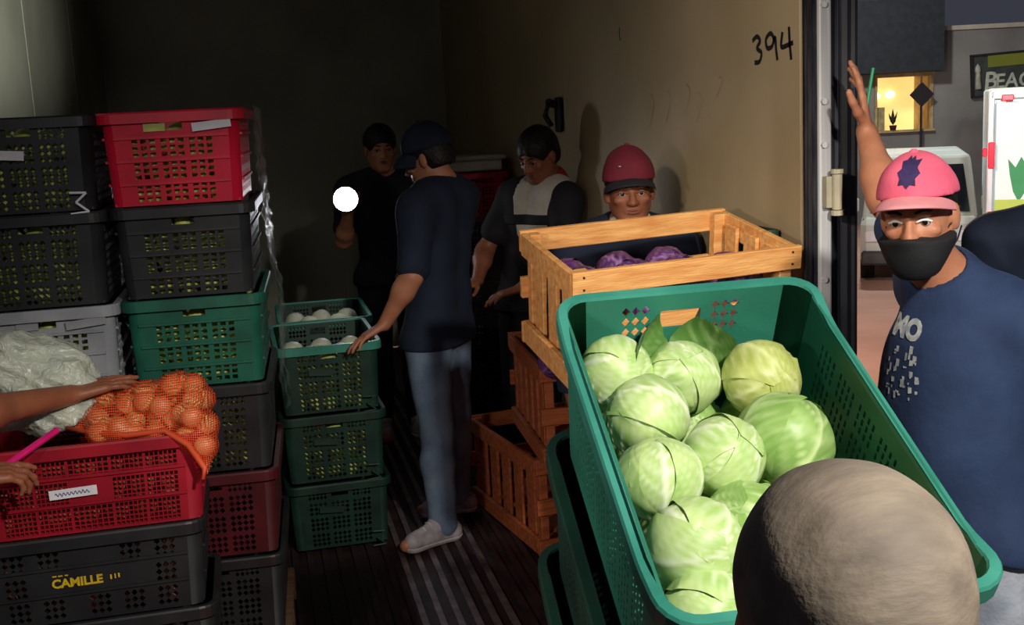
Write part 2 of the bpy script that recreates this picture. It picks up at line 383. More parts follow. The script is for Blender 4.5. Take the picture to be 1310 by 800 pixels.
# door jamb, steel post and opened door leaf at the rear right of the cargo box
struct('trim_1', MB().box((1.401, 2.706, 1.35), (.034, .012, 2.85)).box((1.394, 2.697, 1.35), (.010, .008, 2.85)), M_DSTEEL)
t2 = struct('trim_2', MB().box((1.436, 2.735, 1.35), (.036, .09, 2.85)), M_STEEL); bevel(t2, .006, 2)
d1 = struct('door_1', MB().box((1.512, 3.35, 1.35), (.08, 1.2, 2.85)), M_RUBBER)
for xx, ww in ((1.470, .014), (1.490, .011), (1.512, .018), (1.536, .014)):
    MB().tube([(xx, 2.735, -.05), (xx, 2.735, 2.77)], ww, 8).build('rubber_seal', M_RUBBER, d1)
hg = MB(); hg.tube([(1.452, 2.66, 1.385), (1.452, 2.66, 1.475)], .013, 12); hg.box((1.440, 2.675, 1.43), (.03, .02, .08))
hg.build('hinge', M_HINGE, d1, False)
MB().tube([(1.452, 2.66, 1.37), (1.452, 2.66, 1.383)], .016, 12).tube([(1.452, 2.66, 1.477), (1.452, 2.66, 1.488)], .016, 12).build('hinge_knuckle', M_HINGE, d1)
bolt_me = MB().tube([(0, -.006, 0), (0, .004, 0)], .008, 8).me('bolt', M_STEEL)
for z in (.9, 1.2, 1.55, 1.66, 1.9):
    b = link('bolt', bolt_me, t2); b.location = (1.430, 2.688, z)
struct('dock', MB().box((.6, .75, -.13), (5.4, 4.06, .10)), M_CONC)['kind'] = 'structure'
struct('street', MB().box((12, 14, -1.05), (40, 34, .1)), M_STREET)

# ------------------------------------------------------------------ crates
def cell(mb, x0, x1, z0, z1, ty, fn, t):
    w_, h_ = x1-x0, z1-z0
    def q2(a, b, c_, d_):
        mb.add([fn(*p, 0) for p in (a, b, c_, d_)], [(0, 1, 2, 3)]); mb.add([fn(*p, t) for p in (a, b, c_, d_)], [(3, 2, 1, 0)])
    def ring(outer, inner):
        n = len(outer)
        for i in range(n): q2(outer[i], outer[(i+1) % n], inner[(i+1) % n], inner[i])
        for i in range(n):
            a, b = inner[i], inner[(i+1) % n]
            if a != b: mb.add([fn(*a, 0), fn(*b, 0), fn(*b, t), fn(*a, t)], [(3, 2, 1, 0)])
    c4 = [(x0, z0), (x1, z0), (x1, z1), (x0, z1)]
    if ty == 'F': q2(*c4)
    elif ty in 'RSHL':
        mx, mz = {'R': (.17, .17), 'S': (.3, .14), 'H': (.06, .22), 'L': (.12, .12)}[ty]
        ring(c4, [(x0+mx*w_, z0+mz*h_), (x1-mx*w_, z0+mz*h_), (x1-mx*w_, z1-mz*h_), (x0+mx*w_, z1-mz*h_)])
    elif ty == 'D':
        xm, zm = (x0+x1)/2, (z0+z1)/2; a = .47
        dm = [(xm, zm-a*h_), (xm+a*w_, zm), (xm, zm+a*h_), (xm-a*w_, zm)]
        for i in range(4):
            q = dm[i]; q_ = dm[(i+1) % 4]; c_ = c4[(i+1) % 4]
            for tri in ([c4[i], c_, q], [c_, q_, q]):
                mb.add([fn(*p, 0) for p in tri], [(0, 1, 2)]); mb.add([fn(*p, t) for p in tri], [(2, 1, 0)])
            mb.add([fn(*q, 0), fn(*q_, 0), fn(*q_, t), fn(*q, t)], [(3, 2, 1, 0)])
def panel(fn, X, Z, ws, hs, rows, n, t):
    """rows from the top; each bay is solid (F), one opening (H) or an n x n lattice (R, S, D)"""
    mb = MB(); sw, sh = sum(ws), sum(hs); z = Z
    for h, row in zip(hs, rows):
        dz = h/sh*Z; x = -X/2
        for w_, ty in zip(ws, row):
            dx = w_/sw*X
            if ty in 'FH': cell(mb, x, x+dx, z-dz, z, ty, fn, t)
            else:
                m = max(1, round(n*dx/max(dz, 1e-6))) if ty not in 'RL' else n
                m = min(max(m, 2), 5) if ty != 'L' else n+2
                for i in range(m):
                    for j in range(n): cell(mb, x+dx*i/m, x+dx*(i+1)/m, z-dz+dz*j/n, z-dz+dz*(j+1)/n, ty, fn, t)
            x += dx
        z -= dz
    for (a, b) in (((-X/2, 0), (X/2, 0)), ((X/2, 0), (X/2, Z)), ((X/2, Z), (-X/2, Z)), ((-X/2, Z), (-X/2, 0))):
        mb.add([fn(*a, 0), fn(*b, 0), fn(*b, t), fn(*a, t)], [(0, 1, 2, 3)])
    return mb
def P(ws, hs, rows, n): return (ws, hs, rows, n)
BAYW = [.55, .12, 1, .12, 1, .12, 1, .12, 1, .12, .55]
def bays(rows):   # letters for four bays -> with solid dividers
    return [r if len(r) == 11 else 'F' + ''.join('F'+ch for ch in r) + 'FF' for r in rows]
PAT = {
 'stack_end': P([.5, .1, 1, .1, 1, .1, 1, .1, .5], [.12, .75, .12, .8, .12, .8, .12, .8, .12], ['F'*9, 'FFFFHFFFF', 'F'*9, 'FFRFRFRFF', 'F'*9, 'FFRFRFRFF', 'F'*9, 'FFRFRFRFF', 'F'*9], 3),
 'mesh_end': P([.35, .15, 1, .15, 1, .15, 1, .15, .35], [.12, .7, .12, .8, .12, .8, .12, .8, .12], ['F'*9, 'FFDFHFDFF', 'F'*9, 'FFDFDFDFF', 'F'*9, 'FFDFDFDFF', 'F'*9, 'FFDFDFDFF', 'F'*9], 3),
 'stack_side': P([.4, 1, .1, 1, .1, 1, .1, 1, .1, 1, .4], [.2, .8, .12, .8, .12, .8, .2], ['F'*11, 'FRFRFRFRFRF', 'F'*11, 'FRFRFRFRFRF', 'F'*11, 'FRFRFRFRFRF', 'F'*11], 3),
 'low_side': P([.25, 1, .06, 1, .06, 1.25, .06, 1, .06, 1, .06, .7], [.30, .9, .08, .9, .08, .9, .08], ['F'*12, 'FLFLFLFLFLFF', 'F'*12, 'FLFLFFFLFLFF', 'F'*12, 'FLFLFLFLFLFF', 'F'*12], 5),
 'low_mesh': P([.3, .55, .3, .55, .3, .55, .6, .55, .3, .55, .6], [.40, .75, .12, .75, .12, .75, .12], ['F'*11, 'FDFDFFFDFDF', 'F'*11, 'FDFFFFFFFDF', 'F'*11, 'FDFDFDFDFDF', 'F'*11], 3),
 'big_end': P([.95, .8, .2, 1.25, .2, .8, 1.15], [.22, .75, .3, .75, .2, .75, .6], ['F'*7, 'FDFHFDF', 'F'*7, 'FDFDFDF', 'F'*7, 'FFFDFFF', 'F'*7], 3),
 'big_side': P([.7, .7, .12, .7, .12, .7, .12, .7, .12, .7, .12, .7, .7], [.4, .7, .12, .7, .12, .7, .12, .7, .4], ['F'*13] + ['F'*13 if i % 2 else 'FSFSFSFSFSFSF' for i in range(7)] + ['F'*13], 3),
}
def crate(name, L, W, H, m, end, side, rc=.03, t=.005, tp=.05, dip=0, rimw=.016, ribs=(), rim_m=None, M=None, loc=(0, 0, 0), rz=0):
    """stackable plastic crate: long walls along Y, origin at the bottom centre"""
    root = empty(name, loc, rz, M)
    def sc(z): return 1-tp*(1-z/H)
    def top(y):                       # long rims dip between the raised ends
        if not dip: return H
        e = min(1, max(0, (L/2-abs(y))/(.16*L)-.12)); return H-dip*e*e*(3-2*e)
    for s in (-1, 1):
        X = W-2*rc
        panel(lambda x, z, d: Vector((x*sc(z)*-s*-1, s*(L/2-d)*sc(z), z)), X, H, *PAT[end], t).build('end_wall', m, root)
        Yl = L-2*rc
        panel(lambda x, z, d: Vector((s*(W/2-d)*sc(z), x*sc(z), z*top(x)/H)), Yl, H, *PAT[side], t).build('side_wall', m, root)
        for q in (-1, 1):
            mb = MB(); n = 5; v = []
            for zz in (0, H):
                for i in range(n+1):
                    a = math.pi/2*i/n
                    for rr in (rc, rc-t):
                        v.append(((s*(W/2-rc+rr*math.cos(a)))*sc(zz), (q*(L/2-rc+rr*math.sin(a)))*sc(zz), zz))
            K = 2*(n+1); f = []
            for i in range(n):
                for e in (0, 1): f.append((2*i+e, 2*i+2+e, K+2*i+2+e, K+2*i+e))
                f.append((2*i, 2*i+2, 2*i+3, 2*i+1)); f.append((K+2*i, K+2*i+2, K+2*i+3, K+2*i+1))
            mb.add(v, f).build('corner_post', m, root, True)
    # rim: an outward lip with a short skirt, swept round the top
    path = []
    def arc(cx, cy, a0):
        for i in range(6): a = a0+math.pi/2*i/5; path.append((cx+rc*math.cos(a), cy+rc*math.sin(a), math.cos(a), math.sin(a)))
    arc(W/2-rc, L/2-rc, 0)
    for i in range(1, 14): path.append((-(i/14-.5)*(W-2*rc), L/2, 0, 1))
    arc(-W/2+rc, L/2-rc, math.pi/2)
    for i in range(1, 24): path.append((-W/2, -(i/24-.5)*(L-2*rc), -1, 0))
    arc(-W/2+rc, -L/2+rc, math.pi)
    for i in range(1, 14): path.append(((i/14-.5)*(W-2*rc), -L/2, 0, -1))
    arc(W/2-rc, -L/2+rc, 1.5*math.pi)
    for i in range(1, 24): path.append((W/2, (i/24-.5)*(L-2*rc), 1, 0))
    prof = [(-t, 0), (-t*.5, .006), (rimw*.8, .006), (rimw, .001), (rimw, -.026), (rimw-.004, -.026), (rimw-.004, -.004), (0, -.004)]
    mb = MB(); n = len(prof)
    for (px, py, nx, ny) in path:
        for d, z in prof: mb.v.append((px+nx*d, py+ny*d, top(py)+z))
    for i in range(len(path)):
        a, b = i*n, ((i+1) % len(path))*n
        for j in range(n): mb.f.append((a+j, b+j, b+(j+1) % n, a+(j+1) % n))
    mb.build('rim', rim_m or m, root, False)
    s0 = sc(0)
    MB().box((0, 0, .004), ((W-.012)*s0, (L-.012)*s0, .008)).build('base', m, root)
    for z in ribs:
        mb = MB(); s_ = sc(z)
        for s in (-1, 1):
            mb.box((0, s*(L/2*s_+.003), z), ((W-2*rc)*s_, .008, .007)); mb.box((s*(W/2*s_+.003), 0, z), (.008, (L-2*rc)*s_, .007))
        mb.build('rib', m, root)
    return root
def recolour(root, m):
    """a copy of a crate in another plastic"""
    for ch in root.children:
        me = ch.data.copy(); me.materials.clear(); me.materials.append(m); ch.data = me
def put(proto, loc, rz, label, group=None, m=None, M=None):
    c = copy_tree(proto)
    if M is not None: c.matrix_world = M
    else: c.location = loc; c.rotation_euler = (0, 0, rz)
    tag(c, label, 'crate')
    if group: c['group'] = group
    if m: recolour(c, m)
    return c
def paper(root, c, size, rot=0, m=None, name='label', ny=-1):
    o = MB().box((0, 0, 0), (size[0], .0012, size[1])).build(name, m or M_LABEL, root); o.location = c; o.rotation_euler = (0, rot, 0); return o

PH = .272
# ------------------------------------------------------------------ contents
def lump(name, m, prof, n=10):
    return MB().lathe(prof, n).me(name, m)
def egg(a, b, taper=.25, k=7):
    return [(max(.0015, b*math.sin(math.pi*i/k)*(1-taper*(i/k-.5))), -a*math.cos(math.pi*i/k)) for i in range(k+1)]
VEG = lump('vegetable', M_VEG, egg(.052, .034)); TUBER = lump('tuber', M_TAN, egg(.042, .032, .1)); WVEG = lump('white_vegetable', M_WHITEVEG, egg(.05, .05, .15), 14)
for me_ in (VEG, TUBER, WVEG): me_.polygons.foreach_set('use_smooth', [True]*len(me_.polygons))
def fill(M, W, L, H, me, name, label, cat, group, cols=5, rows=3, zoff=.045, right=False, dz=.072, dy=.055):
    """a facing layer of vegetables behind the openings of one crate"""
    for i in range(cols):
        for j in range(rows):
            o = link(name, me); tag(o, label, cat, group)
            p = Vector(((i+.5)/cols-.5, 0, 0))*(W-.05)*.92 + Vector((0, -L/2*.96+dy+random.uniform(-.004, .004), zoff+j*dz))
            o.matrix_world = M @ Matrix.Translation(p) @ Euler((random.uniform(-.5, .5), random.uniform(-.6, .6), random.uniform(0, 6))).to_matrix().to_4x4()
    if right:
        for i in range(4):
            for j in range(rows):
                o = link(name, me); tag(o, label, cat, group)
                p = Vector((W/2*.94-.055, -L/2+.16+i*(L-.3)/3.2, zoff+j*dz))
                o.matrix_world = M @ Matrix.Translation(p) @ Euler((random.uniform(-.5, .5), random.uniform(-.5, .5), random.uniform(0, 6))).to_matrix().to_4x4()

# ================================================================== CRATE STACKS, LEFT
W_, L_, H_ = .385, .56, .262
RIBS = (.062, .128, .194)
CS = crate('plastic_crate', L_, W_, H_, M_RED, 'stack_end', 'stack_side', ribs=RIBS)
CM = crate('plastic_crate', L_, W_, H_, M_BLACK, 'mesh_end', 'stack_side')
tag(CS, 'bright red crate with two white labels on top of the tall stack', 'crate', 'tall wrapped stack of crates')
def pallet(loc, rz, label):
    p = empty('pallet', loc, rz); tag(p, label, 'pallet')
    for i in range(5): bevel(MB().box((-.17+.085*i, 0, .088), (.07, .56, .018)).build('plank', M_PALLET, p), .003)
    for y in (-.25, 0, .25): MB().box((0, y, .04), (.41, .07, .078)).build('bearer', M_PALLET, p)
BX, BY, BR = -.198, 3.42+.29, -.05
pallet((BX, BY, -.0), BR, 'low wooden pallet under the tall stack with the red crate on top')
AX, AY = -.628, 3.41+.29
pallet((AX, AY, 0), 0, 'low wooden pallet under the dark stack against the left wall')
def Mst(x, y, z, rz): return Matrix.Translation((x, y, z)) @ Matrix.Rotation(rz, 4, 'Z')
zb = .1
Bm = [M_BLACK, M_DRED, M_BLACK, M_STACKGREEN, M_BLACK, M_RED]
Bl = ['black crate at the foot of the tall stack, on its pallet', 'maroon crate second from the bottom of the tall stack', 'black crate just under the green one in the tall stack',
      'green crate in the middle of the tall stack, beside the orange net bag', 'black crate directly under the bright red one', 'bright red crate with two white labels on top of the tall stack']
B = []
for i in range(6):
    z = zb+i*PH; dx = (0, .002, .004, .004, -.002, -.010)[i]
    M = Mst(BX+dx, BY, z, BR)
    if i == 5: c = CS; c.matrix_world = M
    else: c = put(CS if i > 2 else CM, None, 0, Bl[i], 'tall wrapped stack of crates', Bm[i], M)
    B.append(c)
    if i >= 2: fill(M, W_, L_, H_, VEG, 'vegetable', 'pale green vegetable behind the openings of the ' + ['', '', 'black crate under the green one', 'green crate in the tall stack', 'black crate under the red one', 'bright red crate on top'][i], 'vegetable', 'vegetables packed in the tall stack %s crate' % ['', '', 'lower black', 'green', 'upper black', 'red'][i], right=i >= 3)
paper(CS, (.115, -L_/2-.012, .222), (.11, .024), -.09); paper(CS, (-.045, -L_/2-.004, .222), (.06, .022), 0, M_VEG)
Am = [M_BLACK, M_BLACK, M_BLACK, M_GREY, M_BLACK, M_BLACK]
Al = ['black crate at the foot of the left wall stack', 'second black crate from the floor in the left wall stack', 'black crate directly under the grey one', 'grey crate with a handle slot behind the plastic bag',
      'black crate resting on the grey one', 'black crate with a white label on top of the left wall stack']
for i in range(6):
    M = Mst(AX+(.004, -.003, 0, .005, -.002, -.004)[i], AY, zb+i*PH, 0)
    if i == 5: c = CM; c.matrix_world = M; tag(c, Al[i], 'crate', 'dark stack by the left wall')
    else: c = put(CS if i == 3 else CM, None, 0, Al[i], 'dark stack by the left wall', Am[i], M)
    if i >= 3: fill(M, W_, L_, H_, VEG, 'vegetable', 'yellow green vegetable inside the ' + ['', '', '', 'grey crate', 'black crate on the grey one', 'topmost black crate at the left wall'][i], 'vegetable', 'vegetables packed in the left wall %s crate' % ['', '', '', 'grey', 'middle black', 'top black'][i])
    if i == 5:
        paper(c, (-.035, -L_/2-.014, .165), (.095, .026), .08)
        st = MB()
        for a, b in (((.12, .052), (.165, .050)), ((.165, .050), (.135, .024)), ((.135, .024), (.168, -.004)), ((.168, -.004), (.118, -.008))):
            st.tube([(a[0], -L_/2-.012, a[1]), (b[0], -L_/2-.012, b[1])], .0035, 6)
        st.build('label_ribbon', M_LABEL, c)
# clear wrap hanging over the right flank of the tall stack
V, F_ = [], []; nu, nv = 36, 60
for i in range(nu+1):
    for j in range(nv+1):
        y = BY-.30+.62*i/nu; z = .80+.93*j/nv
        d = .008*math.sin(17*z+9*y)+.006*math.sin(41*z-23*y+1)+.004*math.sin(83*z+31*y)
        V.append((.035+d+.012*math.cos(6*z), y-.02*math.sin(5*z), z))
for i in range(nu):
    for j in range(nv): a = i*(nv+1)+j; F_.append((a, a+nv+1, a+nv+2, a+1))
tag(link('stretch_wrap', mesh('stretch_wrap', V, F_), None, M_WRAP, True), 'crinkled clear plastic wrap on the right flank of the tall crate stack', 'wrap')

# low stack in front, at the left
LH = .2265; LW = .365; LL = .575
CLW = crate('low_crate', LL, LW, LH-.006, M_LOWRED, 'mesh_end', 'low_side', rc=.035, ribs=(.075, .145), tp=.03, rimw=.014)
CLB = crate('low_crate', LL, LW, LH-.006, M_BLACK, 'mesh_end', 'low_mesh', rc=.035, ribs=(.075, .145), tp=.03, rimw=.014)
LX, LY = -.180-LL/2-.014, 2.845+LW/2+.014
low = [('crimson crate at the foot of the low stack at bottom left', M_LOWRED), ('lower black crate of the low stack, above the bottom crimson one', M_BLACK), ('black crate printed in yellow under the crimson crate', M_BLACK), ('crimson crate with a blue scribbled white tag under the orange net bag', M_LOWRED)]
# the long wall faces the dock
for i, (lb, m) in enumerate(low):
    M = Mst(LX+(.006, -.004, -.016, 0)[i], LY, .012+i*(LH+.002), math.pi/2+.01)
    if i == 3: c = CLW; c.matrix_world = M; tag(c, lb, 'crate', 'low stack at bottom left')
    elif i == 1: c = CLB; c.matrix_world = M; tag(c, lb, 'crate', 'low stack at bottom left')
    else: c = put(CLW if i == 0 else CLB, None, 0, lb, 'low stack at bottom left', m, M)
    M2 = M @ Matrix.Rotation(-math.pi/2, 4, 'Z')
    if i >= 2: fill(M2, LL, LW, LH, TUBER, 'tuber', 'brown tuber inside the ' + ['', '', 'yellow printed black crate', 'crimson crate below the net bag'][i], 'tuber', 'tubers in the low stack %s crate' % ['', '', 'printed black', 'crimson'][i], cols=7, rows=3, zoff=.04, dz=.062, dy=.052)
    if i == 3:    # solid name panel with a paper tag
        lab = MB().box((0, 0, 0), (.112, .0014, .024)).build('label', M_LABEL, c)
        lab.matrix_local = Matrix.Translation((-(LW/2*.985+.010), .02, .108)) @ Matrix.Rotation(-math.pi/2, 4, 'Z') @ Matrix.Rotation(-.03, 4, 'Y')
        sc_ = MB(); pts = [(-.042+.0018*k, -.002, .004*math.sin(k*1.25)*(1 if k % 9 else 1.6)) for k in range(46)]
        sc_.tube(pts, .0009, 5).build('scribble', M_INKBLUE, lab)
    if i == 2:
        for txt, sz, dy_, dz_ in (('CAMILLE', .031, .02, .104),):
            me = text_mesh(txt, sz, 0, .0012); me.materials.append(M_YELLOW); t_ = link('lettering', me, c)
            t_.matrix_local = Matrix.Translation((-(LW/2*.985+.0045), dy_, dz_)) @ Matrix.Rotation(-math.pi/2, 4, 'Z') @ Matrix.Rotation(math.pi/2, 4, 'X')
        for q, (yy, zz, ww, hh) in enumerate(((.072, .125, .010, .003), (.058, .125, .011, .003), (.044, .125, .008, .003), (-.060, .106, .004, .012), (-.070, .107, .003, .012), (-.079, .108, .004, .011))):
            MB().box((-(LW/2*.985+.0045), yy, zz), (.001, ww, hh)).build('small_print', M_YELLOW, c)

# stacks in the middle of the cargo box
MH = H_+.006; MX = .215
mids = [(MX, 4.62, .02, 3, 'near'), (MX+.035, 5.22, .0, 3, 'far')]
for (mx, my, mr, nn, w_) in mids:
    for i in range(nn):
        M = Mst(mx, my, .012+i*(MH+.008), mr)
        lb = ['dark green crate at the foot of the %s middle stack' % w_, 'dark green crate in the middle of the %s middle stack' % w_,
              {'near': 'open dark green crate of white vegetables that the navy shirted man holds', 'far': 'open dark green crate behind the one that the navy shirted man holds'}[w_]][i]
        c = put(CM, None, 0, lb, 'dark green stacks in the middle', M_DGREEN, M)
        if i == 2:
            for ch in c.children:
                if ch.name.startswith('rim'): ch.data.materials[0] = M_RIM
        if i >= 1 and w_ == 'near': fill(M, W_, L_, H_, VEG, 'vegetable', 'pale green vegetable inside the %s crate of the near middle stack' % ('top', 'middle')[i == 1], 'vegetable', 'vegetables in the %s crate of the near middle stack' % ('top', 'middle')[i == 1])
    M = Mst(mx, my, .012+2*(MH+.008), mr)
    for k, (a, b) in enumerate(((-.11, -.16), (.0, -.17), (.11, -.15), (-.06, -.03), (.07, -.02), (-.12, .1), (.0, .12), (.12, .11))):
        o = link('white_vegetable', WVEG); o.matrix_world = M @ Matrix.Translation((a, b, .175 if w_ == 'near' else .2)) @ Euler((random.random(), random.random(), random.random())).to_matrix().to_4x4()
        tag(o, 'round white vegetable in the open %s crate of the middle stacks' % w_, 'vegetable', 'white vegetables in the %s middle crate' % w_)
# dim stack along the right wall far inside
far = []
for i in range(5):
    M = Mst(1.17, 6.45, .012+i*(MH+.004), 0)
    far.append(put(CM, None, 0, ['black crate at the foot of the dim far stack', 'black crate second from the floor in the dim far stack', 'black crate third from the floor in the dim far stack', 'black crate below the red one in the dim far stack', 'dim red crate on the far stack beside the right wall'][i], 'dim far stack', M_RED if i == 4 else M_BLACK, M))
fo = MB(); fo.box((0, 0, .03), (.36, .5, .06)).box((0, 0, .072), (.40, .54, .024))
f_ = fo.build('foam_box', M_WHITE); f_.location = (1.165, 6.44, .012+5*(MH+.004)+.004); tag(bevel(f_, .008), 'flat white box lying on the dim red crate', 'box')
V, F_ = [], []; nu, nv = 24, 30
for i in range(nu+1):
    for j in range(nv+1):
        x = .95+.43*i/nu; z = .5+.65*j/nv
        V.append((x, 6.12+.012*math.sin(29*z+13*x)+.01*math.sin(61*x-23*z), z))
for i in range(nu):
    for j in range(nv): a = i*(nv+1)+j; F_.append((a, a+nv+1, a+nv+2, a+1))
tag(link('stretch_wrap', mesh('stretch_wrap', V, F_), None, M_WRAP, True), 'glinting clear wrap in front of the dim far stack', 'wrap')

# ================================================================== CABBAGES
def leaf_mesh(r, bmax, t0, t1, seed, lift=.02, flare=0, nt=20, ns=16):
    rg = random.Random(seed); V = []; at = []; ph = rg.random()*6; k = rg.uniform(5.5, 7.5)
    for i in range(nt+1):
        t = i/nt; th = math.radians(t0+(t1-t0)*t); wdt = (math.sin(math.pi*(.12+.80*t))**.7)
        for j in range(ns+1):
            s = 2*j/ns-1; be = s*bmax*wdt; m = Vector((math.sin(th), 0, math.cos(th)))
            p = m*math.cos(be)+Vector((0, 1, 0))*math.sin(be)
            mid = math.exp(-(s*wdt/(.088*(1.25-t)))**2)*(1-.75*t)
            fr = (t*k-abs(s)*1.7) % 1; sv = math.exp(-((fr-.5)/.16)**2)*(1-abs(s))*.75*(1-mid)
            fr2 = (t*k*2.1+abs(s)*3+ph) % 1; sv2 = math.exp(-((fr2-.5)/.16)**2)*.22
            R = r*(1+.048*mid+.022*sv+lift*abs(s)**3+flare*t*t+.012*math.sin(9*t+5*s+ph)+.022*math.sin(17*t+ph)*abs(s)**4+.02*(t**6))
            V.append(p*R); at.append(min(1, mid*.95+sv*.7+sv2))
    F = [(i*(ns+1)+j, (i+1)*(ns+1)+j, (i+1)*(ns+1)+j+1, i*(ns+1)+j+1) for i in range(nt) for j in range(ns)]
    me = mesh('leaf', V, F); a = me.attributes.new('vein', 'FLOAT', 'POINT'); a.data.foreach_set('value', at)
    me.polygons.foreach_set('use_smooth', [True]*len(F)); return me
def cabbage(m, r, seed, nl=7, name='cabbage'):
    rg = random.Random(seed); root = empty(name)
    me = MB().lathe([(max(.001, r*.94*math.sin(math.pi*i/10)), -r*.94*math.cos(math.pi*i/10)) for i in range(11)], 18).me('head', m)
    link('head', me, root, None, True)
    stem = MB().lathe([(.016, -r*1.06), (.018, -r*1.0), (.014, -r*.85)], 10).build('stem', m, root, True)
    for i in range(nl):
        me = leaf_mesh(r*(.965+.017*i), rg.uniform(.85, 1.12), 168, rg.uniform(-14, 22), seed*31+i, rg.uniform(.0, .03))
        me.materials.append(m); l = link('leaf', me, root); l.rotation_euler = (0, 0, i*2.399+rg.random()*.5)
    return root
# ================================================================== THE TILTED GREEN CRATE ON ITS HAND TRUCK
GW, GL, GH = .462, .720, .315
MG = Matrix.Translation((.727, 1.625, 1.186)) @ (Matrix.Rotation(-.066, 4, 'Z') @ Matrix.Rotation(.461, 4, 'X') @ Matrix.Rotation(-.014, 4, 'Y'))
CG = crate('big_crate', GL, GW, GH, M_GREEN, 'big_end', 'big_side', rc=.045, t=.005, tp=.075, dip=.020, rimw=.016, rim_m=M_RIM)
CG.matrix_world = MG @ Matrix.Translation((0, -.026, -GH-.004)); tag(CG, 'big green plastic crate of cabbages tilted towards the dock', 'crate', 'tilted stack on the hand truck')
for i, lb in ((1, 'dark green crate right under the tilted crate of cabbages'), (2, 'lowest dark green crate of the tilted stack, on the hand truck')):
    c = put(CG, None, 0, lb, 'tilted stack on the hand truck', M_DGREEN, MG @ Matrix.Translation((-.008*i, -.022, -(GH+.006)*(i+1)-.006)))
    if i == 1: paper(c, (0, 0, 0), (.05, .07), 0).matrix_local = Matrix.Translation((-GW/2*.97-.008, -.06, .20)) @ Matrix.Rotation(math.pi/2, 4, 'Z')
ht = empty('hand_truck', (0, 0, 0), 0, MG); tag(ht, 'steel hand truck carrying the tilted stack of green crates', 'hand truck')
zb_ = -3*(GH+.006)-.014; yb = -GL/2-.075
MB().box((-.01, .0, zb_-.006), (.34, .62, .008)).build('toe_plate', M_STEEL, ht)
for s in (-1, 1):
    MB().tube([(-.01+s*.14, yb, zb_-.02), (-.01+s*.14, yb, -.24)], .013, 10).build('rail', M_STEEL, ht)
    wm = MB(); wm.tube([(-.01+s*.19-.022, yb-.03, zb_-.03), (-.01+s*.19+.022, yb-.03, zb_-.03)], .1, 18).build('wheel', M_TYRE, ht)
for z in (-.3, -.55, -.85): MB().tube([(-.15, yb, z), (.13, yb, z)], .010, 8).build('crossbar', M_STEEL, ht)
MB().tube([(-.2, yb-.03, zb_-.03), (.18, yb-.03, zb_-.03)], .010, 8).build('axle', M_STEEL, ht)
MB().tube([(-.15, yb, -.24), (-.15, yb-.05, -.20), (-.13, yb-.08, -.18), (.11, yb-.08, -.18), (.13, yb-.05, -.20), (.13, yb, -.24)], .013, 10).build('handle', M_STEEL, ht)

cabs = [cabbage(M_CAB[0], .066, 3), cabbage(M_CAB[0], .066, 11), cabbage(M_CAB[1], .062, 5), cabbage(M_CAB[2], .070, 8)]
used = [False]*4
def lay(k, p, rot, s, label, group=None, loose=0):
    if used[k]:
        c = copy_tree(cabs[k])
    else: c = cabs[k]; used[k] = True
    c.matrix_world = MG @ Matrix.Translation(p) @ Euler(rot).to_matrix().to_4x4() @ Matrix.Diagonal((s, s, s*.94, 1))
    tag(c, label, 'cabbage'); c['group'] = group or 'cabbages heaped in the tilted green crate'
    return c
lay(0, (-.142, .250, -.112), (.5, -.9, 1.9), 1.0, 'pale cabbage with a fanning midrib in the far left corner of the green crate')
c2 = lay(1, (-.022, .228, -.118), (.15, .1, 0), .98, 'cabbage with loose dark outer leaves at the middle of the far wall')
lay(2, (.106, .182, -.100), (.7, .3, 0), 1.08, 'yellowish ridged cabbage near the right wall of the green crate')
lay(1, (-.122, .112, -.100), (-.6, -.9, .4), 1.06, 'pale cabbage with folded leaf edges second from the far left corner')
lay(3, (.098, .040, -.118), (.3, .9, 1.2), 1.14, 'deep green wide cabbage against the right wall, under the ridged one')
lay(0, (-.028, -.012, -.088), (-.4, .6, 5.2), .98, 'bright cabbage in the centre of the green crate')
lay(1, (-.146, -.045, -.090), (.9, -.5, 3.4), 1.0, 'smooth pale cabbage against the left wall, beside the bright centre one')
lay(3, (-.022, -.128, -.125), (-.6, .2, 2.2), .95, 'half hidden deep green cabbage left of the grey haired head')
lay(0, (-.130, -.192, -.088), (.6, -.8, 1.0), 1.06, 'large pale cabbage with a torn leaf towards the near end of the left wall')
lay(1, (-.138, -.288, -.125), (-.9, .4, 4.0), 1.0, 'nearest cabbage in the bottom left of the tilted crate')
for q in ((.10, -.105, -.13), (.10, -.235, -.12), (-.01, -.258, -.12)):
    lay(random.choice((0, 1)), q, (random.uniform(-1, 1), random.uniform(-1, 1), random.uniform(0, 6)), 1, 'pale cabbage hidden behind the grey haired head', 'cabbages behind the grey haired head')
for a in (-.125, -.005, .115):
    for b_ in (.2, .065, -.07, -.205):
        lay(random.choice((1, 3)), (a+random.uniform(-.006, .006), b_, -.228), (random.uniform(-1, 1), random.uniform(-1, 1), random.uniform(0, 6)), .95, 'cabbage of the lower layer, only glimpsed between the upper ones', 'lower layer of cabbages')

for rz_, t1, fl in ((2.55, 44, .85), (.75, 46, .70)):
    me = leaf_mesh(.068, .95, 165, t1, int(rz_*10), .05, fl); me.materials.append(M_OUTER)
    l = link('outer_leaf', me, c2); l.rotation_euler = (0, 0, rz_)

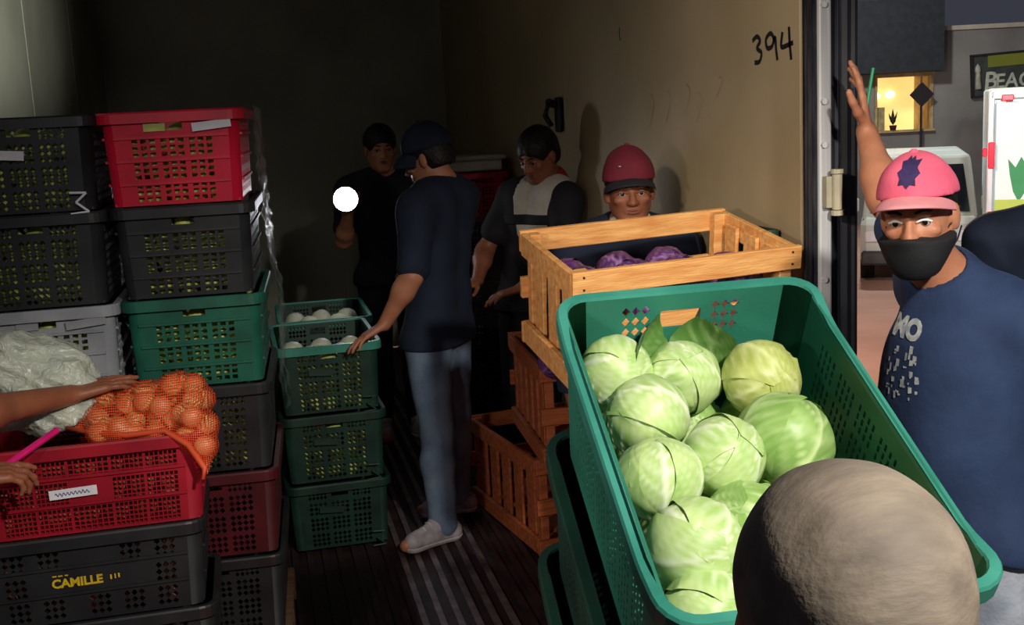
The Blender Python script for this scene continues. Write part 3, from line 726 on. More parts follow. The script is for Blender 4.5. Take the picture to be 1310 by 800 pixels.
# ================================================================== WOODEN CRATES
def wood_crate(name, W, D, H, m, M, label, nail=False, slats=3, sx=False):
    """open crate of nailed boards; W along X, D along Y, origin at the bottom centre"""
    c = empty(name, M=M); tag(c, label, 'crate', 'wooden crates'); t = .018; bh = .062; pw = .034
    def bd(nm, cc, d): return bevel(MB().box(cc, d).build(nm, m, c), .0025)
    for sx_ in (-1, 1):
        for sy in (-1, 1): bd('post', (sx_*(W/2-t-pw/2), sy*(D/2-t-pw/2), H/2-.002), (pw, pw, H-.006))
    for s in (-1, 1):
        for z in (H-bh/2, bh/2): bd('board', (0, s*(D/2-t/2), z), (W, t, bh))
        for z in (H-bh*.6, bh*.6): bd('rail', (s*(W/2-t/2), 0, z), (t, D-2*t-.002, bh*1.05))
        n = slats; span = D-2*t-2*pw
        for k in range(n): bd('slat', (s*(W/2-t-.008), -span/2+(k+.5)*span/n, H/2), (.012, span/n*.62, H-.05))
        bd('board', (0, s*(D/2-t/2), H/2), (W, t, bh))
        if nail:
            for e in (-1, 1):
                for z in (H-.014, H-.046): MB().tube([(e*(W/2-.028), s*(D/2-.001), z), (e*(W/2-.028), s*(D/2+.0015), z)], .0032, 8).build('nail', M_NAIL, c)
    for k in range(4): bd('base_board', (0, -D/2+t+(k+.5)*(D-2*t)/4, .008), (W-2*t-.004, (D-2*t)/4*.88, .014))
    return c
WHt = .33
MWt = Matrix.Translation((1.033, 2.872, 1.323)) @ (Matrix.Rotation(.07, 4, 'Z') @ Matrix.Rotation(.163, 4, 'X') @ Matrix.Rotation(-.03, 4, 'Y')) @ Matrix.Translation((0, 0, -WHt))
wood_crate('wooden_crate', .63, .444, WHt, M_WOOD, MWt, 'bright wooden crate of red cabbages behind the tilted green crate', True)
wood_crate('wooden_crate', .42, .70, .385, M_WOOD2, Mst(1.167, 4.20, .39, -.055), 'orange wooden crate on top of the one on the floor, below the red cabbage crate', slats=5)
wood_crate('wooden_crate', .42, .76, .385, M_WOOD2, Mst(1.085, 4.40, .0, .16), 'orange wooden crate standing on the cargo floor next to the jeans', slats=5)
for i in range(3):
    put(CM, None, 0, ['black crate on the floor under the bright wooden crate', 'middle black crate under the bright wooden crate', 'upper black crate under the bright wooden crate'][i], 'hidden support stack', M_BLACK, Mst(1.165, 2.945, .012+i*(MH+.006), .02))
pb = MB().box((0, 0, .03), (.40, .06, .06)).build('wooden_block', M_PALLET); pb.location = (1.16, 3.06, .012+3*(MH+.006)+.004); tag(pb, 'wooden block under the back of the bright wooden crate', 'block')
plum = cabbage(M_PLUM, .062, 17, 6, 'red_cabbage')
first = True
for k, (a, b, z) in enumerate(((-.22, -.13, .20), (-.085, -.14, .215), (.05, -.12, .19), (.19, -.13, .2), (-.2, .02, .2), (-.06, .0, .21), (.09, .02, .2), (.22, .01, .195), (-.2, .14, .19), (-.05, .145, .19), (.1, .145, .19))):
    c = plum if first else copy_tree(plum); first = False
    c.matrix_world = MWt @ Matrix.Translation((a, b, z)) @ Euler((random.uniform(-.8, .8), random.uniform(-.8, .8), random.uniform(0, 6))).to_matrix().to_4x4()
    tag(c, ['purple cabbage in the near left corner of the bright wooden crate', 'striped purple cabbage second from the left along the near board', 'purple cabbage third from the left along the near board', 'purple cabbage in the near right corner of the bright wooden crate'][k] if k < 4 else 'dark purple cabbage lying deep in the bright wooden crate', 'cabbage', 'red cabbages in the bright wooden crate')
for p, lb in (((1.0, 3.87, .835), 'dark purple cabbage resting on the front of the middle wooden crate'), ((1.1, 3.93, .84), 'dark purple cabbage further back on the middle wooden crate')):
    c = copy_tree(plum); c.matrix_world = Matrix.Translation((p[0], p[1], p[2]-.05)) @ Matrix.Rotation(1.1, 4, 'X'); tag(c, lb, 'cabbage', 'red cabbages on the middle wooden crate')
fold_ = crate('folded_crate', .40, .03, .52, M_DGREEN, 'stack_end', 'stack_side', rc=.01, rimw=.008)
fold_.location = (1.385, 3.1, .79); tag(fold_, 'folded dark green crate against the right wall behind the bright wooden crate', 'crate')
pl = MB().box((0, 0, 0), (.34, .03, .07)).build('plank', M_PLANK); pl.matrix_world = Matrix.Translation((1.10, 2.36, 1.135)) @ Matrix.Rotation(.05, 4, 'Z') @ Matrix.Rotation(.52, 4, 'Y')
tag(bevel(pl, .004), 'dark weathered plank leaning between the green crate and the capped man', 'plank')

# bracket and handwriting on the right wall
br = empty('wall_bracket', (XR-.002, 5.18, 1.66)); tag(br, 'black iron bracket hanging on the right wall above the dark haired man', 'bracket')
bevel(MB().box((-.012, 0, .0), (.02, .09, .16)).build('plate', M_BLACK, br), .01, 2)
MB().tube([(-.02, -.02, .04), (-.06, .0, .05), (-.07, .03, .0), (-.04, .03, -.05)], .014, 8).build('hook', M_BLACK, br)
MB().tube([(-.02, .05, .05), (-.03, .10, .06)], .02, 8).build('lug', M_BLACK, br)
def stroke(parent, pts, wd, m, X=XR-.0006):
    """flat pen stroke on the right wall; pts in (Y, Z)"""
    mb = MB(); n = len(pts)
    for i, (y, z) in enumerate(pts):
        a = pts[max(0, i-1)]; b = pts[min(n-1, i+1)]; dy, dz = b[0]-a[0], b[1]-a[1]; l = math.hypot(dy, dz) or 1
        ny, nz = -dz/l*wd/2, dy/l*wd/2
        mb.v += [(X, y+ny, z+nz), (X, y-ny, z-nz)]
    mb.f = [(2*i, 2*i+1, 2*i+3, 2*i+2) for i in range(n-1)]
    return mb.build('pen_stroke', m, parent)
def curve(c, n=10):
    """Catmull-Rom through control points"""
    out = []; c = [c[0], *c, c[-1]]
    for i in range(1, len(c)-2):
        for k in range(n):
            t = k/n; p0, p1, p2, p3 = c[i-1:i+3]
            out.append(tuple(.5*(2*p1[q]+(p2[q]-p0[q])*t+(2*p0[q]-5*p1[q]+4*p2[q]-p3[q])*t*t+(3*p1[q]-p0[q]-3*p2[q]+p3[q])*t**3) for q in (0, 1)))
    return out+[tuple(c[-1])]
def onwall(x, y):   # digits laid out on the wall plane: x to the right in metres (towards the door), y up
    return (3.085-x, 1.85+y)
GRP = wr_
for pts in ([(.0, -.012), (.03, .0), (.05, -.016), (.03, -.038), (.058, -.055), (.045, -.082), (.012, -.084)],
            [(.142, -.020), (.118, .002), (.088, -.014), (.096, -.042), (.124, -.04), (.145, -.015), (.150, -.05), (.158, -.086)],
            [(.190, .0), (.182, -.044), (.215, -.044), (.252, -.038)], [(.228, .012), (.232, -.04), (.240, -.09)]):
    stroke(GRP, curve([onwall(p[0], p[1]*.85) for p in pts]), .0135, M_INK)
for y, z, h in ((3.95, 1.66, .12), (3.78, 1.67, .11), (3.60, 1.69, .10), (3.33, 1.72, .06), (3.50, 1.66, .10)):
    stroke(GRP, curve([(y, z+h/2), (y-.03, z+.02), (y+.02, z-h/2)]), .008, M_GHOST)
stroke(GRP, curve([(4.28, 1.98), (4.285, 1.955), (4.275, 1.93)]), .010, M_INK)

# ================================================================== PEOPLE
def frame(f, u=(0, 0, 1)):
    f = np.array(f, float); f /= np.linalg.norm(f); u = np.array(u, float); u = u-f*(u@f); u /= np.linalg.norm(u)
    return np.stack([np.cross(f, u), f, u], 1)
SKULL = [ell((0, -.012, .036), (.075, .094, .084)), ell((0, .022, -.03), (.062, .068, .082)), ell((0, .058, -.092), (.030, .026, .022)),
         cap((-.048, .0, -.05), (-.018, .056, -.09), .02, .018), cap((.048, .0, -.05), (.018, .056, -.09), .02, .018)]
FEAT = [ell((-.040, .064, -.022), (.02, .016, .014)), ell((.040, .064, -.022), (.02, .016, .014)), cap((-.036, .078, .020), (.036, .078, .020), .009),
        cap((0, .084, .012), (0, .106, -.028), .007, .011), ell((-.012, .096, -.03), (.008, .009, .007)), ell((.012, .096, -.03), (.008, .009, .007)),
        ell((0, .082, -.058), (.024, .010, .012))]
SOCK = [ell((-.031, .092, .0), (.017, .014, .010)), ell((.031, .092, .0), (.017, .014, .010))]
EARS = [ell((s*.077, -.004, -.008), (.008, .018, .031), frame((s*-.25, 1, .1)).copy()) for s in (-1, 1)]
def hand(wr, d, n, t, curl=(.3, .3, .3, .3), spread=.1, thumb=.7, s=1.0):
    """palm, four jointed fingers and a thumb; d wrist to fingertips, n where the palm faces, t towards the thumb"""
    wr = np.array(wr, float); d = np.array(d, float); d /= np.linalg.norm(d)
    t = np.array(t, float); t -= d*(t@d); t /= np.linalg.norm(t); n0 = np.array(n, float); n = np.cross(d, t); n *= np.sign(n@n0) or 1
    pr = []
    for k, (o, L, r) in enumerate(((.031, .074, .0088), (.0105, .083, .009), (-.0105, .077, .0086), (-.031, .060, .0078))):
        kn = wr+s*(d*(.092-.006*abs(k-1))+t*o); pr.append(cap(wr+s*t*o*.55, kn, .0150*s, .0108*s))
        a = curl[k]*.7; base = d*math.cos(spread*(1.4-k))+t*math.sin(spread*(1.4-k)); p = kn
        for q, fr in enumerate((.46, .31, .25)):
            v = base*math.cos(a)+n*math.sin(a); p2 = p+v*L*fr*s*1.02; pr.append(cap(p, p2, r*s*(1-.09*q), r*s*(.93-.09*q))); p = p2; a += curl[k]
    p = wr+s*(d*.022+t*.018); v = d*.72+t*thumb+n*.32; v /= np.linalg.norm(v)
    for q, (L, r) in enumerate(((.046, .0135), (.034, .0105), (.027, .0092))):
        p2 = p+v*L*s; pr.append(cap(p, p2, r*s, r*s*.9)); p = p2; v = v+d*.28-t*.12; v /= np.linalg.norm(v)
    return pr
def person(label, J, skin, vox=.008, hs=1.0, group=None):
    g = {k: np.array(v, float) for k, v in J.items() if k not in ('face', 'up', 'hands', 'bulk')}
    O = np.array((g['pelvis'][0], g['pelvis'][1], J['floor'][2])); root = empty('person', O); tag(root, label, 'person')
    R = frame(J['face'], J.get('up', (0, 0, 1))); H = g['head']
    mid = (g['shL']+g['shR'])/2; pel = g['pelvis']; lat = g['shR']-g['shL']; lat /= np.linalg.norm(lat); latp = g['hipR']-g['hipL']; latp /= np.linalg.norm(latp)
    wst = mid*.36+pel*.64; ch = mid*.72+pel*.28
    torso = [cap(g['shL'], g['shR'], .048), cap(mid-.085*lat, wst-.055*lat, .082, .078), cap(mid+.085*lat, wst+.055*lat, .082, .078),
             cap(wst-.05*latp, g['hipL']+(0, 0, .03), .08, .086), cap(wst+.05*latp, g['hipR']+(0, 0, .03), .08, .086), cap(g['neck'], g['shL'], .052, .046), cap(g['neck'], g['shR'], .052, .046)]
    torso += J.get('bulk', [])
    arms, legs = [], []
    for s in 'LR':
        sh, el, wr = g['sh'+s], g['el'+s], g['wr'+s]; m = el*.7+wr*.3
        arms += [cap(sh, el, .047, .038), cap(el, m, .038, .039), cap(m, wr, .039, .026)]
        hp, kn, an, to = g['hip'+s], g['kn'+s], g['an'+s], g['toe'+s]; c = kn*.68+an*.32
        legs += [cap(hp, kn, .080, .052), cap(kn, c, .05, .053), cap(c, an, .053, .036), cap(an-(0, 0, .03), to, .034, .026)]
    nk = [cap(H+R@np.array((0, -.02, -.06)), g['neck'], .052*hs, .058)]
    groups = [(torso+arms+legs+nk, .035, 1, .02), (xf(SKULL, H, R, hs), .022, 1, .022), (xf(FEAT, H, R, hs), .010, 1, .010),
              (xf(SOCK, H, R, hs), .004, -1, .010), (xf(EARS, H, R, hs), .006, 1, .006)]
    for hd in J['hands']: groups.append((hand(**hd), .006, 1, .012))
    imesh('body', groups, vox, skin, root, O)
    return dict(root=root, O=O, R=R, H=H, hs=hs, g=g, torso=torso, legs=legs, lat=lat, mid=mid, pel=pel)
def shirt(p, m, sleeve=.6, hem=.0, folds=(.006, 26, 1), name='shirt', vox=.008, neck=.058, d=.016, lean=(0, 0, 0)):
    g = p['g']; pr = infl(p['torso'], d)
    for s in 'LR':
        sh, el = g['sh'+s], g['el'+s]
        if sleeve <= 1: pr.append(cap(sh, sh+(el-sh)*sleeve, .068, .064))
        else: pr += [cap(sh, el, .066, .056), cap(el, el+(g['wr'+s]-el)*(sleeve-1), .056, .046)]
    pr.append(cap((g['hipL']+g['hipR'])/2+(0, 0, .05), (g['hipL']+g['hipR'])/2, .11, .115))
    pr += [cap(g['hipL'], g['hipL']-(0, 0, .03), .1, .1), cap(g['hipR'], g['hipR']-(0, 0, .03), .1, .1)]
    H = p['H']; nkdir = (H-g['neck'])
    return imesh(name, [(pr, .04, 1, .02), ([cap(g['neck']+nkdir*.12, H, neck, .075)], .004, -1, .008)], vox, m, p['root'], p['O'], [(p['pel']+np.array((0, 0, hem)), np.array((0, 0, -1))+np.array(lean))], folds)
def trousers(p, m, vox=.009, folds=(.005, 30, 2)):
    pr = [('c', q[1], q[2], q[3]+.013, q[4]+.016) for i, q in enumerate(p['legs']) if i % 4 < 3] + infl(p['torso'][3:5], .010)
    an = min(p['g']['anL'][2], p['g']['anR'][2])
    return imesh('trousers', [(pr, .02, 1, .01)], vox, m, p['root'], p['O'], [((0, 0, an-.045), (0, 0, -1)), (p['pel']+np.array((0, 0, .10)), (0, 0, 1))], folds)
def shoes(p, m=None, sole=None):
    for s in 'LR':
        an, to = p['g']['an'+s], p['g']['toe'+s]; f = to-an; f[2] = 0; L = np.linalg.norm(f); f /= L; z = p['O'][2]
        base = np.array((an[0], an[1], z)); side = np.cross(f, (0, 0, 1))
        pr = [cap(base-f*.035+(0, 0, .04), base+f*(L-.03)+(0, 0, .032), .040, .036), cap(base-f*.035+(0, 0, .045), base+f*.02+(0, 0, .085), .04, .042), cap(base+f*.02+(0, 0, .075), base+f*(L-.05)+(0, 0, .035), .038, .034),
              cap(base+f*(L-.06)+side*.012+(0, 0, .03), base+f*(L-.03)-side*.006+(0, 0, .03), .038, .034)]
        sh = imesh('shoe', [(pr, .02, 1, .01)], .006, m or M_SHOE, p['root'], p['O'], [((0, 0, z+.022), (0, 0, -1))])
        so = imesh('sole', [(infl(pr, .004), .02, 1, .01)], .006, sole or M_SOLE, sh, p['O'], [((0, 0, z+.004), (0, 0, -1)), ((0, 0, z+.026), (0, 0, 1))])
        for k in range(4):
            a = base+f*(.045+.024*k)+np.array((0, 0, .108-.015*k)); 
            MB().tube([tuple(a-side*.022-p['O']), tuple(a+(0, 0, .007)-p['O']), tuple(a+side*.022-p['O'])], .003, 6).build('lace', sole or M_SOLE, sh)
def eyes(p, lids=True, brow=M_HAIR, lip=M_LIP, shrink=1):
    H, R, s, O = p['H'], p['R'], p['hs'], p['O']
    for sx in (-1, 1):
        c = H+s*(R@np.array((sx*.031, .0735, .0)))
        mb = MB(); rr = .0112*s; V = []; n1, n2 = 10, 14
        for i in range(n1+1):
            th = math.pi*i/n1
            for j in range(n2):
                a = 2*math.pi*j/n2; V.append(c-O+R@np.array((rr*math.sin(th)*math.cos(a), rr*math.cos(th), rr*math.sin(th)*math.sin(a))))
        F = [(i*n2+j, i*n2+(j+1) % n2, (i+1)*n2+(j+1) % n2, (i+1)*n2+j) for i in range(n1) for j in range(n2)]
        me = mesh('eye', V, F); me.materials.append(M_EYE); me.materials.append(M_IRIS)
        me.polygons.foreach_set('material_index', [1 if k//n2 < 2 else 0 for k in range(len(F))]); link('eye', me, p['root'], None, True)
        def hp(x, y, z): return tuple(H-O+s*(R@np.array((x, y, z))))
        MB().tube([hp(sx*(.014+.034*k/6), .0885-.010*(k/6)**2, .021+.006*math.sin(math.pi*k/7)) for k in range(7)], [.0028*s]+[.0036*s]*5+[.0015*s], 6).build('eyebrow', brow, p['root'], True)
        MB().tube([hp(sx*(.014+.032*k/6), .0865-.007*(k/6)**2-.0005, .0055*math.sin(math.pi*k/6)+.001) for k in range(7)], .0026*s, 6).build('eyelid', lip, p['root'], True)
    if lip:
        for dz, r in ((-.0535, (.020, .006, .0040)), (-.0625, (.018, .0065, .0050))):
            imesh('lip', [(xf([ell((0, .0905, dz), r)], H, R, s), .004, 1, .004)], .0022, lip, p['root'], O)
def hair(p, m, cutz=-.05, d=.010, noise=.003, name='hair', vox=.006, front=.105):
    pr = xf([ell((0, -.014, .036), (.075+d, .094+d, .084+d)), ell((0, -.035, -.02), (.066+d, .068+d, .06))], p['H'], p['R'], p['hs'])
    cv = xf([ell((0, front, -.045), (.078, .085, .085)), ell((.085, .02, -.06), (.03, .05, .075)), ell((-.085, .02, -.06), (.03, .05, .075))], p['H'], p['R'], p['hs'])
    return imesh(name, [(pr, .02, 1, .02), (cv, .01, -1, .012)], vox, m, p['root'], p['O'], [(p['H']+p['R']@np.array((0, 0, cutz)), -p['R'][:, 2])], (noise, 90, 5))
def baseball_cap(p, m, mb=None, tall=.112, brimlen=.07, vox=.006, droop=.03, lift=0):
    H, R, s, O = p['H'], p['R'], p['hs'], p['O']
    cp = imesh('cap', [(xf([ell((0, -.012, .042), (.087, .104, tall)), ell((0, .03, .05), (.07, .06, tall*.72))], H, R, s), .02, 1, .01)], vox, m, p['root'], O, [(H+s*(R@np.array((0, 0, .034+lift))), -R[:, 2]+.10*R[:, 1])], (.0022, 45, 9))
    nu, nv = 22, 8; V = []; 
    for lay_ in (0, 1):
        for i in range(nu+1):
            u = 2*i/nu-1; a = u*math.radians(76)
            for j in range(nv+1):
                v = j/nv; e = brimlen*max(0, math.cos(u*1.5))**.55
                q = np.array((.084*math.sin(a)*(1+.06*v), -.012+.100*math.cos(a)+e*v, .052+lift-.036*u*u-droop*v*v-.006*v-.004*lay_)); V.append(H-O+s*(R@q))
    K = (nu+1)*(nv+1); F = [(i*(nv+1)+j, i*(nv+1)+j+1, (i+1)*(nv+1)+j+1, (i+1)*(nv+1)+j) for i in range(nu) for j in range(nv)]
    F += [tuple(K+q for q in reversed(f)) for f in F]
    F += [(i*(nv+1)+nv, K+i*(nv+1)+nv, K+(i+1)*(nv+1)+nv, (i+1)*(nv+1)+nv) for i in range(nu)]
    br_ = link('brim', mesh('brim', V, F), cp, mb or m, True)
    for k in range(3):   # stitching rows along the brim
        pass
    MB().lathe([(.009, -.003), (.009, .002), (.004, .006)], 10, tuple(H-O+s*(R@np.array((0, -.012, .042+tall-.001))))).build('button', m, cp)
    return cp, br_
def print_on(target, pts_mesh, Mw, m, name, lift=.0018):
    """lay flat lettering onto a garment: every vertex is pressed to the nearest point of the cloth along Mw's -Z"""
    dg = bpy.context.evaluated_depsgraph_get(); dg.update()
    bm = bmesh.new(); bm.from_mesh(pts_mesh); bmesh.ops.triangulate(bm, faces=bm.faces); 
    for _ in range(2): bmesh.ops.subdivide_edges(bm, edges=[e for e in bm.edges if e.calc_length() > .006], cuts=1)
    bmesh.ops.triangulate(bm, faces=bm.faces)
    tm = target.matrix_world; me0 = target.data
    T = BVHTree.FromPolygons([tm @ v.co for v in me0.vertices], [tuple(q.vertices) for q in me0.polygons])
    dr = (Mw.to_3x3() @ Vector((0, 0, -1))).normalized(); dead = []
    for v in bm.verts:
        q = Mw @ v.co; h = T.ray_cast(q, dr, .4)
        if h[0] is None: dead.append(v); continue
        v.co = tm.inverted() @ (h[0]+h[1]*lift if h[1].dot(dr) < 0 else h[0]-dr*lift)
    bmesh.ops.delete(bm, geom=dead, context='VERTS'); me = bpy.data.meshes.new(name); bm.to_mesh(me); bm.free()
    me.materials.clear(); return link(name, me, target, m)
def look(loc, f, up=(0, 0, 1)):   # +Z of the frame points against f (towards the viewer), +Y up
    z = -Vector(f).normalized(); x = Vector(up).cross(z).normalized(); y = z.cross(x)
    return Matrix(((x.x, y.x, z.x, loc[0]), (x.y, y.y, z.y, loc[1]), (x.z, y.z, z.z, loc[2]), (0, 0, 0, 1)))
DZ = -.08   # dock level

# --- man in the pink cap, his raised hand on the door edge
J = dict(floor=(0, 0, DZ), head=(1.302, 2.055, 1.424), face=(-.70, -.71, -.12), up=(-.06, .04, 1), neck=(1.385, 2.10, 1.275), shL=(1.478, 1.965, 1.175), shR=(1.455, 2.245, 1.245), pelvis=(1.385, 2.03, .765),
         elL=(1.53, 1.955, .975), wrL=(1.60, 1.93, .745), elR=(1.475, 2.47, 1.425), wrR=(1.500, 2.600, 1.580), hipL=(1.41, 1.94, .745), hipR=(1.37, 2.11, .745), knL=(1.42, 1.93, .36), knR=(1.36, 2.10, .36),
         anL=(1.46, 1.96, .0), anR=(1.40, 2.13, .0), toeL=(1.33, 1.89, -.05), toeR=(1.27, 2.08, -.05), bulk=[ell((1.392, 2.06, 1.07), (.125, .14, .19)), ell((1.372, 2.04, .93), (.115, .14, .17))],
         hands=[dict(wr=(1.500, 2.600, 1.580), d=(-.10, .04, 1), n=(-.85, .5, 0), t=(-.55, -.85, .1), curl=(.12, .16, .22, .30), spread=.06, thumb=.8),
                dict(wr=(1.60, 1.93, .745), d=(.1, -.1, -1), n=(-.6, .6, 0), t=(-.6, -.7, 0), curl=(.3, .35, .4, .45))])
pk = person('man in a pink cap and black face mask, one arm raised to the door edge', J, M_SKIN, .005, .91)
eyes(pk, lip=None); tag(pk['root'])
pks = shirt(pk, M_NAVY, .62, -.045, (.007, 24, 11), vox=.007, lean=(-.2, -.1, 0)); trousers(pk, M_JEANS); shoes(pk)
cp, brm = baseball_cap(pk, M_PINK, M_PINKPALE, vox=.005, droop=.006, brimlen=.066, tall=.099, lift=.010)
hair(pk, M_HAIR, -.02, .004, .001)
H, R, O = pk['H'], pk['R'], pk['O']
MS = .91
mk = imesh('face_mask', [(infl(xf([ell((0, .024, -.035), (.062, .068, .080)), cap((0, .094, -.026), (0, .070, -.092), .022, .024), cap((-.046, .035, -.04), (-.020, .064, -.085), .024, .024), cap((.046, .035, -.04), (.020, .064, -.085), .024, .024)], H, R, MS), .006), .04, 1, .01)],
           .0040, M_MASK, pk['root'], O, [(H+R@np.array((0, .10, -.024)), R@np.array((.30, .12, 1))), (H+R@np.array((0, .10, -.024)), R@np.array((-.30, .12, 1))), (H+R@np.array((0, .010, -.06)), R@np.array((0, -1, -.12))), (H+R@np.array((0, .05, -.108)), R@np.array((0, -.25, -1)))], (.0008, 60, 3))
for sx in (-1, 1):
    for z0, z1 in ((-.03, .012), (-.085, -.032)):
        MB().tube([tuple(H-O+MS*(R@np.array(q))) for q in ((sx*.062, .022, z0), (sx*.078, .0, (z0+z1)/2), (sx*.086, -.014, z1))], .0018, 6).build('ear_loop', M_MASK, mk)
# emblem on the cap front and lettering on the chest
em = MB(); shape = [(.002, .027), (-.006, .020), (-.014, .019), (-.013, .010), (-.021, .004), (-.016, -.006), (-.019, -.017), (-.009, -.016), (-.003, -.024), (.004, -.017), (.014, -.020), (.013, -.008), (.021, -.001), (.015, .008), (.019, .017), (.009, .018)]
em.add([(0, 0, 0)]+[(x, y, 0) for x, y in shape], [(0, i+1, (i+1) % len(shape)+1) for i in range(len(shape))])
c_ = H+R@np.array((-.004, .2, .082)); print_on(cp, mesh('emblem', em.v, em.f), look(c_, tuple(-R[:, 1]+.1*R[:, 2]), tuple(R[:, 2])), M_EMBLEM, 'emblem')
pts = MB()
fch = Vector((.80, .55, .05))
for txt, sz, dx, dz in (('MO', .050, .012, .0), ('LOCAL', .030, .01, -.055), ('CREW', .030, .01, -.098)):
    if txt != 'MO': continue
    me = text_mesh(txt, sz, 0, .003); print_on(pks, me, look((1.00, 1.90, 1.185), fch) @ Matrix.Translation((dx+.016, dz-.012, 0)), M_PRINT, 'lettering')
rg = random.Random(4)
for k in range(40):
    w_, h_ = rg.uniform(.003, .010), rg.uniform(.003, .016); mb = MB(); x, y = rg.uniform(-.01, .07), rg.uniform(-.15, -.05)
    mb.add([(x, y, 0), (x+w_, y+.002, 0), (x+w_, y+h_, 0), (x, y+h_, 0)], [(0, 1, 2, 3)]); pts.add(mb.v, mb.f)
o = print_on(pks, mesh('print_fleck', pts.v, pts.f), look((1.00, 1.90, 1.185), fch), M_PRINT, 'worn_print'); o['kind'] = 'stuff'
pen = MB().tube([(1.478, 2.575, 1.600), (1.503, 2.575, 1.735)], .0042, 8).build('pen', M_STRAW)
tag(pen, 'thin green pen held in the raised hand of the man in the pink cap', 'pen')

# --- grey haired man bending in front, hands on the hand truck
hL, hR = MG @ Vector((-.10, yb-.08, -.18)), MG @ Vector((.08, yb-.08, -.18))
J = dict(floor=(0, 0, DZ), head=(.408, .735, 1.266), face=(.20, 1, -.05), neck=(.385, .650, 1.10), shL=(.21, .65, 1.06), shR=(.58, .57, 1.06), pelvis=(.345, .38, .66), elL=(.30, .84, .86), elR=(.66, .80, .86),
         wrL=tuple(hL+Vector((-.02, -.08, .02))), wrR=tuple(hR+Vector((0, -.08, .02))), hipL=(.25, .39, .64), hipR=(.44, .36, .64), knL=(.24, .62, .34), knR=(.47, .60, .34), anL=(.22, .42, .0), anR=(.46, .38, .0), toeL=(.23, .57, -.05), toeR=(.49, .53, -.05),
         hands=[dict(wr=tuple(hL+Vector((-.02, -.08, .02))), d=(.1, 1, -.1), n=(0, 0, -1), t=(1, 0, 0), curl=(.8, .85, .9, .95), spread=0), dict(wr=tuple(hR+Vector((0, -.08, .02))), d=(-.05, 1, -.1), n=(0, 0, -1), t=(-1, 0, 0), curl=(.8, .85, .9, .95), spread=0)])
gp = person('grey haired man seen from behind, bending in front of the tilted green crate', J, M_SKIN, .006, 1.02)
hair(gp, M_GHAIR, -.085, .009, .0012, vox=.0045); shirt(gp, M_BLACKCLOTH, .6, -.03, vox=.01); trousers(gp, M_BJEANS, .011); shoes(gp); eyes(gp)

# --- man in navy in the middle, hand on the open crate
J = dict(floor=(0, 0, 0), head=(.680, 4.505, 1.515), face=(-.80, .45, -.30), neck=(.735, 4.49, 1.395), shL=(.600, 4.335, 1.335), shR=(.83, 4.62, 1.345), pelvis=(.665, 4.43, .80), elL=(.548, 4.235, 1.085), wrL=(.435, 4.265, .905), elR=(.80, 4.78, 1.10), wrR=(.66, 4.86, .95),
         hipL=(.61, 4.36, .79), hipR=(.72, 4.50, .79), knL=(.615, 4.31, .44), knR=(.725, 4.53, .44), anL=(.615, 4.28, .08), anR=(.735, 4.60, .08), toeL=(.455, 4.215, .03), toeR=(.575, 4.60, .03),
         hands=[dict(wr=(.435, 4.265, .905), d=(-.85, -.05, -.42), n=(-.2, .3, -1), t=(.1, 1, 0), curl=(.22, .2, .22, .3), spread=.18), dict(wr=(.66, 4.86, .95), d=(-.7, .3, -.5), n=(0, 0, -1), t=(-.3, -1, 0))])
nv_ = person('man in a navy shirt, dark cap and blue jeans leaning on the open crate', J, M_SKIN, .007)
shirt(nv_, M_DNAVY, .86, -.02, (.008, 20, 6), vox=.009); trousers(nv_, M_BJEANS, folds=(.006, 26, 8)); shoes(nv_); eyes(nv_); baseball_cap(nv_, M_DNAVY, tall=.105); hair(nv_, M_HAIR, -.05, .006, .001)

# --- man in the maroon cap behind the wooden crate
J = dict(floor=(0, 0, 0), head=(1.158, 3.447, 1.412), face=(-.22, -.96, -.06), up=(-.03, 0, 1), neck=(1.17, 3.51, 1.285), shL=(1.325, 3.47, 1.225), shR=(1.01, 3.58, 1.215), pelvis=(1.17, 3.56, .80), elL=(1.345, 3.50, .96), wrL=(1.31, 3.42, .74), elR=(.97, 3.62, .95), wrR=(.96, 3.50, .74),
         hipL=(1.25, 3.54, .79), hipR=(1.09, 3.58, .79), knL=(1.25, 3.52, .43), knR=(1.09, 3.56, .43), anL=(1.25, 3.56, .08), anR=(1.09, 3.60, .08), toeL=(1.24, 3.41, .03), toeR=(1.07, 3.45, .03),
         hands=[dict(wr=(1.31, 3.42, .74), d=(0, -.3, -1), n=(-1, 0, 0), t=(0, -1, 0)), dict(wr=(.96, 3.50, .74), d=(0, -.3, -1), n=(1, 0, 0), t=(0, -1, 0))])
mr = person('young man in a maroon cap looking over the bright wooden crate', J, M_DSKIN, .005, .96)
shirt(mr, M_DNAVY, 1.9, -.04); trousers(mr, M_BLACKCLOTH); shoes(mr); eyes(mr); hair(mr, M_HAIR, -.035, .006, .001)
cp2, b2 = baseball_cap(mr, M_MAROON, M_BLACKCLOTH, tall=.108, brimlen=.05, droop=.012)
imesh('collar', [([cap((1.165, 3.47, 1.315), (1.175, 3.52, 1.275), .066, .075)], .01, 1, .01), ([cap((1.15, 3.44, 1.40), (1.172, 3.51, 1.28), .056, .058)], .01, -1, .006)], .005, M_WHITE, mr['root'], mr['O'], [((0, 0, 1.335), (0, 0, 1))])
MB().lathe([(.004, 0), (.004, .003)], 6, tuple(mr['H']-mr['O']+mr['hs']*(mr['R']@np.array((.035, .088, .09))))).build('badge', M_SIGNL, cp2)

